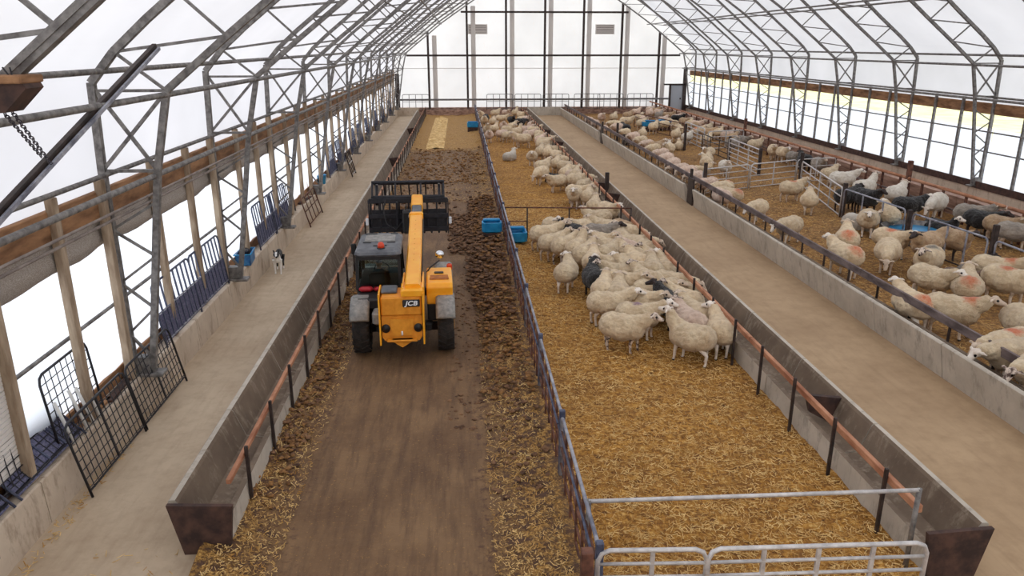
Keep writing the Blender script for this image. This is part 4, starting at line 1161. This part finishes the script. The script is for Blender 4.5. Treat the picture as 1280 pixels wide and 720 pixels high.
# engine pod
pod = MB()
sec = [(-.08,1.22),(-.10,1.34),(-.04,1.42),(.30,1.46),(1.10,1.42),(1.25,1.30),(1.25,.98),(-.08,.98)]
pod.prism([(y,z) for y,z in sec], 'x', .49, 1.04); po = pod.build('engine_cover', M['yellow'], th)
bv = po.modifiers.new('b', 'BEVEL'); bv.width = .035; bv.segments = 3
MB().rbox((.56,.12,1.425),(.97,.42,1.462),.02).build('grille', simple('brown_orange_recess', (150,84,22), (188,112,36), 8, .7), po)
MB().rbox((.66,.52,1.45),(.86,.62,1.475),.01).build('filler_slot', M['blackp'], po)
MB().rbox((.50,-.06,.62),(1.00,1.2,1.2),.03).build('engine_bay', M['blackp'], th)
MB().tube([(1.02,-.03,.98),(1.03,-.02,1.28)], .018, 6).build('grab_rail', M['fender'], th)
# lower box under the cab rear, and the red bottle shape on its ledge
MB().rbox((-.96,-.18,.95),(-.44,.34,1.17),.03).build('fuel_tank', M['blackp'], th)
mb = MB(); mb.rbox((-.93,.22,1.18),(-.64,.36,1.29),.04); mb.rbox((-.63,.24,1.18),(-.42,.36,1.28),.04); mb.build('red_bottle', M['red'], th)
MB().tube([(-.97,-.16,.8),(-.97,-.16,1.12)], .018, 6).build('grab_rail', M['fender'], th)
# cab
cab = empty('cab', (0,0,0)); cab.parent = th
mb = MB(); mb.rbox((-.98,.36,.62),(-.04,1.95,1.22),.03)
for (x,y,x2,y2) in ((-.97,.38,-.95,.46),(-.06,.38,-.08,.46),(-.97,1.9,-.95,1.7),(-.06,1.9,-.08,1.7)):
    mb.bar((x,y,1.2),(x2,y2,1.93), .06, .06)
mb.bar((-.97,.40,1.86),(-.06,.40,1.86), .05,.08); mb.bar((-.97,.40,1.23),(-.06,.40,1.23), .05,.05)
mb.bar((-.97,1.15,1.2),(-.96,1.15,1.93), .05,.05); mb.bar((-.06,1.15,1.2),(-.07,1.15,1.93), .05,.05)
mb.build('cab_frame', M['blackp'], th)
for n_, q in (('rear_window',[(-.93,.40,1.25),(-.10,.40,1.25),(-.10,.45,1.83),(-.93,.45,1.83)]),('left_window',[(-.975,.44,1.25),(-.975,1.86,1.25),(-.955,1.72,1.86),(-.955,.50,1.86)]),
              ('right_window',[(-.055,.44,1.25),(-.055,1.86,1.25),(-.075,1.72,1.86),(-.075,.50,1.86)]),('windscreen',[(-.93,1.93,1.25),(-.10,1.93,1.25),(-.10,1.74,1.86),(-.93,1.74,1.86)])):
    nrm = (Vector(q[1])-Vector(q[0])).cross(Vector(q[3])-Vector(q[0])).normalized()*.004
    MB().hexa([Vector(p)-nrm for p in q]+[Vector(p)+nrm for p in q]).build(n_, M['glass'], th)
rf = MB(); rf.smooth = False
rings = []
for z,k in ((1.90,.03),(1.94,0),(1.99,.02),(2.03,.08)):
    X0,X1,Y0,Y1 = -1.0+k, -.02-k, .30+k*1.3, 1.92-k
    c = .09
    rings.append([(X0+c,Y0,z),(X1-c,Y0,z),(X1,Y0+c,z),(X1-.01,Y1-c,z),(X1-c,Y1,z),(X0+c,Y1,z),(X0+.01,Y1-c,z),(X0,Y0+c,z)])
rf.loft(rings); ro = rf.build('cab_roof', M['cab_grey'], th)
MB().rbox((-.84,1.05,2.02),(-.18,1.62,2.055),.02).build('roof_hatch', M['fender'], ro)
for q in ((-.86,.95,-.68,1.02),(-.34,.95,-.16,1.02),(-.62,.68,-.40,.74),(-.38,.68,-.33,.74),(-.86,1.70,-.6,1.8),(-.3,1.70,-.14,1.8)):
    MB().rbox((q[0],q[1],2.025),(q[2],q[3],2.045),.006).build('roof_slot', M['blackp'], ro)
bc = MB(); bc.tube([(-.44,.50,2.02),(-.44,.50,2.05)], .09, 16); bb = bc.build('beacon_base', M['blackp'], th)
bc = MB(); bc.tube([(-.44,.50,2.05),(-.44,.50,2.11),(-.44,.50,2.15),(-.44,.50,2.165)], [.075,.07,.05,.02], 16); bc.build('beacon', M['beacon'], th)
# seat, wheel and mirrors
MB().rbox((-.76,.66,.70),(-.28,1.1,.98),.05).rbox((-.74,.60,.95),(-.30,.70,1.48),.04).build('seat', M['blackp'], th)
mb = MB(); mb.tube([(-.52+.17*math.cos(k*.349),1.45+.06*math.sin(k*.349),1.30+.15*math.sin(k*.349)) for k in range(19)], .013, 6); mb.tube([(-.52,1.47,1.3),(-.52,1.75,1.0)], .03, 8)
mb.build('steering_wheel', M['blackp'], th)
mb = MB(); mb.tube([(-.98,1.7,1.75),(-1.12,1.62,1.78)], .012, 6); mb.build('mirror_arm', M['blackp'], th)
MB().rbox((-1.2,1.58,1.62),(-1.08,1.64,1.86),.02).build('mirror', M['blackp'], th)
mb = MB(); mb.tube([(.50,.75,1.42),(.58,.85,1.5),(.78,.95,1.62)], .016, 6); mb.build('mirror_arm', M['blackp'], th)
MB().ball((.79,.97,1.74), .10, 16, 10, (1,.55,.9)).build('mirror', M['chrome'], th)
MB().rbox((.94,1.2,1.3),(1.06,1.3,1.46),.03).build('side_lamp', M['beacon'], th)
# boom
def beam(mb, a, c, w, h): mb.bar(a, c, w, h)
BX = .235
mb = MB(); mb.rbox((.0,-.93,1.42),(.44,-.40,1.58),.03); mb.rbox((.02,-.85,1.1),(.06,.2,1.6),.01); mb.rbox((.41,-.85,1.1),(.45,.2,1.6),.01); mb.build('boom_pivot', M['yellow'], th)
A_, B_ = Vector((BX,-.78,1.48)), Vector((BX,3.75,1.90))
bo = MB(); w_, h_ = .15, .17
dv = (B_-A_).normalized(); upv = Vector((0,-dv.z,dv.y))
sect = lambda w, h: [(-w,-h*.8),(-w*.8,-h),(w*.8,-h),(w,-h*.8),(w,h*.8),(w*.8,h),(-w*.8,h),(-w,h*.8)]
def boomseg(P, Q, w, h, mb=None):
    mb = mb or MB(); return mb.loft([[p+Vector((u,0,0))+upv*v for u,v in sect(w,h)] for p in (P,Q)])
boomseg(A_, B_, .155, .17).build('boom', M['yellow'], th)
mb = boomseg(B_-dv*.12, B_+dv*.02, .175, .19); mb.build('boom_collar', M['yellow'], th)
C_ = B_+dv*.75
boomseg(B_, C_, .125, .14).build('inner_boom', M['cab_grey'], th)
D_ = C_+dv*.75+Vector((0,0,.05))
boomseg(C_, D_, .15, .15).build('boom_head', M['yellow'], th)
mb = MB()
for k in range(9): mb.disc(A_+dv*(1.3+k*.33)+upv*.171, upv, .012, .006, 8)
mb.build('boom_bolt', M['yellow_dirty'], th)
mb = MB(); mb.tube([(BX+.17,-.4,1.55),(BX+.18,1.5,1.75),(BX+.17,3.6,1.93)], .014, 6); mb.build('boom_pipe', M['blackp'], th)
MB().disc((BX-.17,4.1,1.9),(1,0,0),.04,.1,10).build('boom_pin', M['steel'], th)
# grab fork: carriage, tines, toothed grab and its two rams
FX, FY, FZ = -.02, 5.45, 1.18
gf = empty('grab_fork', (FX,FY,FZ)); 
mb = MB()
for z in (.02,.38,.80): mb.rbox((-1.08,-.07,z),(1.08,.02,z+.13),.01)
for k in range(9): mb.rbox((-1.05+k*.2575,-.05,.02),(-1.0+k*.2575,.0,.9),.005)
mb.rbox((-.34,-.14,.1),(-.28,-.05,.85),.01); mb.rbox((.28,-.14,.1),(.34,-.05,.85),.01)
mb.rbox((-1.06,-.01,.06),(1.06,.015,.62),.004)
fork = mb.build('fork_frame', M['black_steel'], th, loc=(FX,FY,FZ))
for k in range(11):
    x = -1.03+k*.206
    MB().tube([(x,-.02,.0),(x,.25,-.08),(x,.7,-.10),(x,1.15,-.02)], [.03,.03,.026,.008], 6).build('tine', M['black_steel'], fork)
for s in (-1,1):
    mb = MB(); mb.prism([(-.06,-.05),(.35,-.08),(.75,.0),(.5,.35),(.1,.75),(-.06,.9)], 'x', s*1.09-.012, s*1.09+.012); mb.build('side_plate', M['black_steel'], fork)
    mb = MB(); mb.tube([(s*.86,.0,.75),(s*.86,.30,1.22)], .04, 10); mb.build('ram', M['black_steel'], fork)
    mb = MB(); mb.tube([(s*.86,.16,1.0),(s*.86,.34,1.30)], .03, 10); mb.build('ram_rod', M['silver'], fork)
    MB().rbox((s*1.14-.04,-.12,.22),(s*1.14+.04,-.06,.42),.02).build('work_lamp', M['lamp_white'], fork)
mb = MB()
mb.tube([(-1.0,.30,1.30),(1.0,.30,1.30)], .045, 8); mb.tube([(-.95,.55,1.22),(.95,.55,1.22)], .035, 8); mb.tube([(-1.0,.02,.95),(1.0,.02,.95)], .05, 8)
for s in (-.98,-.35,.35,.98): mb.bar((s,.0,.93),(s,.32,1.30), .05,.06); mb.bar((s,.30,1.30),(s,.56,1.22),.05,.05)
grab = mb.build('grab', M['black_steel'], fork)
for k in range(9):
    x = -.95+k*.2375
    MB().tube([(x,.55,1.22),(x,.95,1.12),(x,1.2,.8),(x,1.22,.5)], [.024,.024,.02,.007], 6).build('grab_tine', M['black_steel'], grab)
mb = MB(); mb.tube([(-.05,-.15,.8),(-.12,-.3,.4),(-.35,-.35,.15),(-.6,-.28,.3),(-.68,-.16,.65),(-.62,-.06,.9)], .018, 8); mb.build('hose', M['blackp'], fork)
mb = MB(); mb.rbox((-.16,-.45,.05),(.30,-.05,.65),.04); mb.build('carriage', M['blackp'], fork)
bpy.data.objects.remove(gf)
bpy.data.objects.remove(cab)
# forkful of muck
mb = MB(); mb.smooth = True; r_ = random.Random(8)
for _ in range(420):
    x = r_.uniform(-.98,.98); y = r_.uniform(.08,.85); z = r_.uniform(-.05,.62)*(1-.5*abs(x))
    s = r_.uniform(.04,.1); rs = []
    for i in range(5):
        ph = math.pi*i/4; k = max(math.sin(ph),.03)
        rs.append([(x+s*k*math.cos(j*1.047)*r_.uniform(.7,1.3), y+s*k*math.sin(j*1.047)*r_.uniform(.7,1.3), z+.05-s*.7*math.cos(ph)) for j in range(6)])
    mb.loft(rs)
ml = mb.build('manure_load', M['muck_straw'])
mw = Matrix.Translation(th.location) @ th.rotation_euler.to_matrix().to_4x4() @ Matrix.Translation((FX,FY,FZ))
ml.matrix_world = mw
tag(ml, 'forkful of strawy manure held in the black grab', 'manure', kind='stuff')

# ================================================================== the driver
def human(scale=1.0):
    V = Vector
    mb = MB()
    # seated, origin at the seat surface under the hips, facing +y
    mb.ball(V((0,0,.10)), .15, 14, 10, (1.15,.8,.8)); mb.ball(V((0,.0,.32)), .15, 14, 10, (1.1,.72,1.2)); mb.ball(V((0,.02,.47)), .15, 14, 10, (1.3,.7,.75))
    mb.tube([V((0,.02,.52)),V((0,.035,.64))], [.065,.055], 12)
    mb.ball(V((0,.055,.745)), .10, 18, 14, (.78,.95,1.18)); mb.ball(V((0,.095,.70)), .06, 12, 8, (.95,.9,.9))
    mb.tube([V((0,.145,.76)),V((0,.168,.725))], [.012,.017], 8)
    for s in (-1,1):
        mb.ball(V((s*.08,.05,.74)), .026, 8, 6, (.4,.8,1.2))
        mb.tube([V((s*.165,.02,.49)),V((s*.235,.08,.28)),V((s*.20,.32,.28))], [.058,.045,.036], 10)
        mb.tube([V((s*.20,.32,.28)),V((s*.165,.46,.335))], [.034,.026], 10)
        mb.tube([V((s*.165,.455,.335)),V((s*.155,.53,.365))], [.032,.036], 8)
        for f in range(4):
            o = (f-1.5)*.019
            mb.tube([V((s*.155+o,.53,.365)),V((s*.155+o,.575,.372)),V((s*.155+o,.585,.345)),V((s*.155+o,.565,.33))], [.011,.0095,.009,.008], 6)
        mb.tube([V((s*.135,.47,.35)),V((s*.115,.51,.34)),V((s*.12,.545,.325))], [.013,.011,.009], 6)
        mb.tube([V((s*.09,.0,.09)),V((s*.13,.40,.10)),V((s*.13,.55,-.26))], [.10,.075,.055], 12)
        mb.tube([V((s*.13,.55,-.26)),V((s*.13,.55,-.33)),V((s*.13,.72,-.355))], [.05,.05,.04], 10)
    return mb
SKIN = simple('skin', (206,150,122), None, rough=.6)
hm = remesh(human(), .011, 3, 'person_body')
hm.materials.append(SKIN); hm.materials.append(EYE)
for p in hm.polygons:
    if min((p.center-Vector((s*.032,.143,.765))).length for s in (-1,1)) < .011: p.material_index = 1
pe = empty('person', (0,0,0)); pm = Matrix.Translation(th.location) @ th.rotation_euler.to_matrix().to_4x4() @ Matrix.Translation((-.52,.90,.98))
pe.matrix_world = pm; pe.scale = (.84,.84,.84)
ob = bpy.data.objects.new('body', hm); C.objects.link(ob); ob.parent = pe
mb = MB(); V = Vector
mb.ball(V((0,0,.14)), .165, 14, 10, (1.15,.82,.8)); mb.ball(V((0,.0,.32)), .165, 14, 10, (1.1,.76,1.2)); mb.ball(V((0,.02,.46)), .162, 14, 10, (1.3,.76,.75)); mb.tube([V((0,.02,.5)),V((0,.03,.60))], [.085,.075], 12)
for s in (-1,1): mb.tube([V((s*.165,.02,.49)),V((s*.235,.08,.28)),V((s*.20,.32,.28)),V((s*.172,.43,.322))], [.072,.058,.049,.042], 10)
jm = remesh(mb, .014, 3, 'jacket'); jm.materials.append(simple('dark_teal_jacket', (22,48,58), (34,66,78), 8, .85))
oj = bpy.data.objects.new('jacket', jm); C.objects.link(oj); oj.parent = pe
mb = MB()
for s in (-1,1): mb.tube([V((s*.08,-.02,.09)),V((s*.13,.40,.10)),V((s*.13,.55,-.24)),V((s*.13,.55,-.29))], [.115,.088,.066,.064], 12)
mb.ball(V((0,-.0,.08)), .16, 14, 10, (1.15,.85,.7))
tm_ = remesh(mb, .014, 3, 'trousers'); tm_.materials.append(simple('navy_trousers', (24,26,40), None, rough=.9))
ot = bpy.data.objects.new('trousers', tm_); C.objects.link(ot); ot.parent = pe
mb = MB(); mb.ball(V((0,.045,.80)), .098, 16, 10, (.84,1.0,.80)); mb.tube([V((0,.12,.80)),V((0,.20,.79))], [.07,.05], 10)
cm = remesh(mb, .012, 2, 'cap'); cm.materials.append(simple('dark_cap', (30,34,44), None, rough=.8))
oc = bpy.data.objects.new('cap', cm); C.objects.link(oc); oc.parent = pe
tag(pe, 'person in a dark teal jacket and cap seated at the wheel inside the yellow machine', 'person')

# ================================================================== the dog
def dog():
    V = Vector; mb = MB()
    mb.ball(V((.17,0,.40)), .115, 14, 10, (1.15,.8,1.1)); mb.ball(V((-.02,0,.41)), .10, 14, 10, (1.6,.8,1)); mb.ball(V((-.22,0,.41)), .105, 14, 10, (1.1,.78,1.05))
    mb.tube([V((.24,0,.46)),V((.33,.0,.52)),V((.39,.02,.53))], [.085,.07,.06], 12)
    mb.ball(V((.41,.02,.53)), .068, 12, 8); mb.tube([V((.43,.02,.525)),V((.49,.03,.505)),V((.535,.035,.495))], [.048,.032,.022], 10)
    for s in (-1,1):
        mb.tube([V((.38,.02+s*.045,.575)),V((.375,.02+s*.065,.625)),V((.395,.02+s*.075,.64))], [.024,.018,.008], 8)
        y = s*.07
        mb.tube([V((.2,y,.37)),V((.17,y,.24)),V((.2+.02*s,y,.13)),V((.2+.03*s,y,.03)),V((.235+.03*s,y,.015))], [.055,.036,.024,.02,.022], 10)
        mb.tube([V((-.24,y,.38)),V((-.18-.03*s,y,.25)),V((-.29-.03*s,y,.15)),V((-.27-.03*s,y,.03)),V((-.235-.03*s,y,.015))], [.07,.05,.024,.02,.022], 10)
    mb.tube([V((-.32,0,.43)),V((-.42,0,.34)),V((-.47,0,.22)),V((-.52,0,.17))], [.035,.042,.036,.012], 10)
    return mb
dm = remesh(dog(), .010, 3, 'dog_body')
blk = fleece('black_dog_coat', (14,13,15), (30,27,28)); wht = simple('white_dog_coat', (236,232,226), None, rough=.9)
def dpick(c):
    if c.x > .515: return 2
    if abs(c.y-.02) < .022 and c.x > .40 and c.z > .50: return 1
    if c.x > .20 and c.x < .37 and c.z > .30 and c.z < .50: return 1
    if c.x > .10 and c.z < .30: return 1
    if c.z < .08: return 1
    if c.x < -.46: return 1
    return 0
assign(dm, [blk, wht, EYE], dpick)
p = at(338,342)
do = bpy.data.objects.new('dog', dm); C.objects.link(do); do.location = (-5.08,20.6,0.002); do.rotation_euler = (0,0,R(-84)); do.scale = (1.12,1.12,1.15)
tag(do, 'black and white collie dog standing on the left alley beside the concrete wall', 'dog')
# ================================================================== clutter along the left wall
M['wire'] = M['black_steel']
M['blue_mesh'] = simple('navy_mesh_panel', (56,58,88), (112,110,134), 30, .7, .1, mode='pos')
def wall_panel(o, y0, lean=.10, X=-5.62, z=.63):
    o.location = (X, y0, z); o.rotation_euler = Euler((R(0),0,math.pi/2)); 
    o.rotation_euler = (Matrix.Rotation(-lean, 4, 'Y') @ Matrix.Rotation(math.pi/2, 4, 'Z')).to_euler(); return o
GB = 'hurdles leaning on the left wall'
# blue hurdles: bars above, navy mesh below
bh = panel('blue_hurdle', 2.0, 1.2, M['blue_steel'], M['fence_rail'], 3, 8, .022, sheet=M['blue_mesh'], sheet_h=.62)
for k,(y0,l) in enumerate([(13.55,'nearest blue hurdle with navy lower mesh leaning on the left wall'),(15.55,'second blue hurdle with navy lower mesh, before the blue crate'),(20.6,'blue hurdle on the left wall just beyond the blue crate'),(22.5,'blue hurdle on the left wall, second beyond the blue crate'),
      (32.5,'blue hurdle on the left wall by the blue bucket'),(35.2,'blue hurdle on the left wall, second beyond the blue bucket'),(39.5,'far blue hurdle on the left wall beside a truss leg'),(42.5,'far blue hurdle on the left wall, middle of the distant row'),(46.5,'far blue hurdle on the left wall, beyond the middle of the distant row'),(51,'far blue hurdle on the left wall near the end'),(56,'very far blue hurdle on the left wall near the end'),(62,'farthest blue hurdle on the left wall')]):
    o = bh if k == 0 else copy_tree(bh)
    wall_panel(o, y0, .13, -5.52); tag(o, l, 'fence', GB)
# dark wire hurdles at the near end
h1 = panel('wire_hurdle', 1.35, 1.12, M['wire'], M['wire'], 2, 0, .02, mesh=.14); wall_panel(h1, 9.75); tag(h1, 'dark wire hurdle leaning on the left wall beside the white pipes', 'fence')
h2 = copy_tree(h1); wall_panel(h2, 7.6); tag(h2, 'dark wire hurdle on the left wall at the left edge of the view', 'fence')
for k,(y0,l) in enumerate([(6.7,'navy mesh hurdle lying tilted on the left wall at the bottom left corner'),(8.55,'navy mesh hurdle lying tilted on the left wall below the nearest wire hurdles')]):
    if k == 0: h2b = panel('mesh_hurdle', 1.7, .85, M['blue_steel'], M['black_steel'], 3, 3, .018, sheet=M['blue_mesh'], sheet_h=.7, mesh=.12); o = h2b
    else: o = copy_tree(h2b)
    o.location = (-5.5,y0,.63); o.rotation_euler = (Matrix.Rotation(-.75,4,'Y') @ Matrix.Rotation(math.pi/2,4,'Z')).to_euler(); tag(o, l, 'fence')
h3 = panel('wire_hurdle', 1.9, 1.1, M['wire'], M['wire'], 2, 1, .02, mesh=.13); h3.location = (-5.2,11.5,.01); h3.rotation_euler = (Matrix.Rotation(-.20,4,'Y') @ Matrix.Rotation(math.pi/2,4,'Z')).to_euler(); tag(h3, 'dark wire hurdle standing on the alley against the left wall, by the nearest truss foot', 'fence')
h3b = copy_tree(h3); h3b.location = (-5.2,9.55,.01); tag(h3b, 'dark wire hurdle standing on the alley against the left wall, below the white pipes', 'fence')
h4 = panel('rod_hurdle', 2.4, 1.0, M['rust_steel'], M['rust_steel'], 3, 3, .022); h4.location = (-5.2,26.0,.01); h4.rotation_euler = (Matrix.Rotation(-.28,4,'Y') @ Matrix.Rotation(math.pi/2,4,'Z')).to_euler(); tag(h4, 'rusty rod hurdle leaning over the front of the left wall beyond the dog', 'fence')
h5 = panel('rod_hurdle', 1.2, 1.15, M['dark_steel'], M['silver'], 3, 2, .03); h5.location = (-5.15,36.5,.01); h5.rotation_euler = (Matrix.Rotation(-.25,4,'Y') @ Matrix.Rotation(math.pi/2,4,'Z')).to_euler(); tag(h5, 'dark and silver hurdle leaning over the left wall, far from the dog', 'fence')
h6 = panel('wire_hurdle', 1.2, 1.0, M['steel'], M['dark_steel'], 3, 4, .02); wall_panel(h6, 24.6, .12); tag(h6, 'grey hurdle on the left wall behind the rusty rod one', 'fence')
# white pipes propped by the dark hurdle
for k,(y,dz,l) in enumerate([(9.95,.0,'nearest of the four'),(10.35,.0,'second of the four'),(10.55,-.05,'third of the four'),(10.75,.02,'farthest of the four')]):
    o = MB().tube([(-5.52,y,.64),(-5.66,y-.06,1.30+dz)], .024, 8).build('white_pipe', M['white_plastic']); tag(o, 'white plastic pipe propped upright on the left wall, ' + l, 'pipe', 'white plastic pipes')
# boards and offcuts on top of the wall
r_ = random.Random(12)
for k,(y,L,x,a,mt,l) in enumerate([(8.9,1.7,-5.75,.05,'dark_timber','long dark board on the left wall behind the nearest wire hurdles'),(10.6,1.6,-5.70,-.04,'timber','brown board on the left wall below the white pipes'),(11.9,1.3,-5.66,.08,'dark_timber','dark board on the left wall by the foot of the nearest truss'),
      (17.9,1.0,-5.7,.1,'post_timber','pale board on the left wall next to the blue crate'),(23.9,1.1,-5.62,-.2,'post_timber','pale offcut on the left wall before the grey hurdle'),(25.3,1.6,-5.68,.1,'rust_steel','rusty length lying on the left wall behind the rod hurdle'),(27.6,1.4,-5.66,-.1,'dark_timber','dark board on the left wall beyond the rod hurdle'),(29.6,1.1,-5.66,.12,'timber','brown board on the left wall by the blue bucket')]):
    mb = MB(); mb.rbox((-.06,-L/2,0),(.06,L/2,.05),.008); o = mb.build('board', M[mt], loc=(x,y,.625), rotz=a); tag(o, l, 'board')
# blue crate and bucket
p = at(301,331,.62)
cr = empty('blue_crate', (-5.62,19.4,.625), .1)
mb = MB(); 
for (a_,b_) in (((-.22,-.42,0),(.22,.42,.03)),((-.22,-.42,0),(-.19,.42,.36)),((.19,-.42,0),(.22,.42,.36)),((-.22,-.42,0),(.22,-.39,.36)),((-.22,.39,0),(.22,.42,.36))): mb.rbox(a_, b_, .008)
mb.build('tub', M['blue_dark'], cr)
mb = MB(); mb.tube([(-.24,-.44,.37),(.24,-.44,.37),(.24,.44,.37),(-.24,.44,.37),(-.24,-.44,.37)], .02, 6); mb.build('rim', M['blue_plastic'], cr)
MB().rbox((-.17,-.1,.03),(.1,.3,.42),.04).build('dark_sack', M['black_steel'], cr)
cr.scale = (.85,.85,.8)
tag(cr, 'blue crate with a dark sack inside, on top of the left wall above the dog', 'crate')
MB_ = MB(); MB_.smooth = True
MB_.loft([[(rr*math.cos(k*.314),rr*math.sin(k*.314),z) for k in range(20)] for z,rr in ((0,.17),(.34,.22),(.36,.235),(.36,.215),(.33,.2),(.03,.16))])
bu = MB_.build('blue_bucket', M['blue_plastic'], loc=(-5.68,31.2,.625)); MB().tube([(-.22,0,.33),(-.12,0,.5),(.12,0,.5),(.22,0,.33)], .008, 5).build('handle', M['steel'], bu)
tag(bu, 'bright blue bucket on top of the left wall, past the rod hurdle', 'bucket')
# ---- up in the near left corner of the roof
wb = empty('wooden_bracket', (0,0,0))
q = at(41,101,5.32); D0 = 7.0
def ray(px, py, y):
    d = CM @ Vector(((px-640)/F_PX, -(py-360)/F_PX, -1.0)); t = y/d.y
    return Vector((d.x*t, y, HCAM+d.z*t))
a, b_, c, d_ = ray(40,110,7.1), ray(14,140,7.1), ray(-60,145,7.1), ray(-60,104,7.1)
e_ = ray(34,101,7.1)
mb = MB(); mb.loft([[Vector((p.x,7.0,p.z)) for p in (a,b_,c,d_,e_)],[Vector((p.x,7.3,p.z)) for p in (a,b_,c,d_,e_)]]); mb.build('block', M['dark_timber'], wb)
mb = MB(); mb.rbox((d_.x,6.96,e_.z-.02),(e_.x+.02,7.34,e_.z+.05),.01); mb.build('top_board', M['timber'], wb)
for k in (0,1):
    p0 = ray(8+k*3,92,7.1); mb = MB(); mb.tube([ray(3+k*9,84,7.1), ray(14+k*2,98,7.1)], .008, 5); mb.build('bolt', M['black_steel'], wb)
tag(wb, 'dark wooden block bracket at the joint of the nearest roof truss, upper left corner', 'bracket')
def chain(p, q, label):
    n = max(4, int((q-p).length/.055)); mb = MB(); t = (q-p)/n
    u = t.normalized(); s1 = u.cross(Vector((0,0,1))).normalized(); s2 = u.cross(s1)
    for k in range(n):
        c_ = p+t*(k+.5); s = s1 if k % 2 else s2; L = t.length*.68; w = .017
        mb.tube([c_-u*L, c_-u*L*.4+s*w, c_+u*L*.4+s*w, c_+u*L, c_+u*L*.4-s*w, c_-u*L*.4-s*w, c_-u*L], .006, 4)
    return tag(mb.build('chain', M['chain']), label, 'chain', 'chains at the near left truss')
chain(ray(5,141,7.1), ray(52,196,8.0), 'left one of two dark chains hanging from the wooden block')
chain(ray(14,138,7.1), ray(64,205,8.0), 'right one of two dark chains hanging from the wooden block')
# sleeve on the nearest truss chord
K1, K2 = Vector((XC-12.05,7.3,5.33)), Vector((XC-10.6,7.3,6.48))
mb = MB(); off = Vector((.0,-.0,-.0)); mb.bar(K1+off, K2+off, .12, .125); mb.bar(K1+off+Vector((0,-.07,.02)), K2+off+Vector((0,-.07,.02)), .02, .05)
sl = mb.build('chord_sleeve', M['steel']); sl.parent = None
tag(sl, 'thick grey steel splice on the lower chord of the nearest truss', 'splice')
# long diagonal channel
B1 = ray(194,60,12.1); A1 = ray(0,268,7.7); A2 = A1+(A1-B1)*.35
u = (A2-B1).normalized(); s_ = u.cross(Vector((0,1,0))).normalized()
db = empty('diagonal_brace', (0,0,0))
MB().bar(B1, A2, .06, .13).build('channel', M['dark_steel'], db)
MB().bar(B1+s_*.07+Vector((0,-.03,0)), A2+s_*.07+Vector((0,-.03,0)), .03, .045).build('lip', M['fence_rail'], db)
tag(db, 'long dark steel channel sloping down to the left edge in front of the roof pipes', 'brace')
# ================================================================== light
w = bpy.data.worlds.new('world'); sc.world = w; w.use_nodes = True
bg = w.node_tree.nodes['Background']; bg.inputs[0].default_value = (.93, .965, 1.0, 1); bg.inputs[1].default_value = 1.6
sc.view_settings.view_transform = 'Standard'; sc.view_settings.look = 'None'
sc.view_settings.gamma = 1.0; sc.view_settings.use_curve_mapping = False
sc.view_settings.exposure = 0.25
sd = bpy.data.lights.new('sun', 'SUN'); sd.energy = .8; sd.angle = R(12); sd.color = (1,.95,.87)
so = bpy.data.objects.new('sun', sd); C.objects.link(so); so.rotation_euler = Vector((-.75,-.15,.65)).to_track_quat('Z','Y').to_euler()
sc.cycles.max_bounces = 8; sc.cycles.diffuse_bounces = 4; sc.cycles.transparent_max_bounces = 8; sc.cycles.transmission_bounces = 6
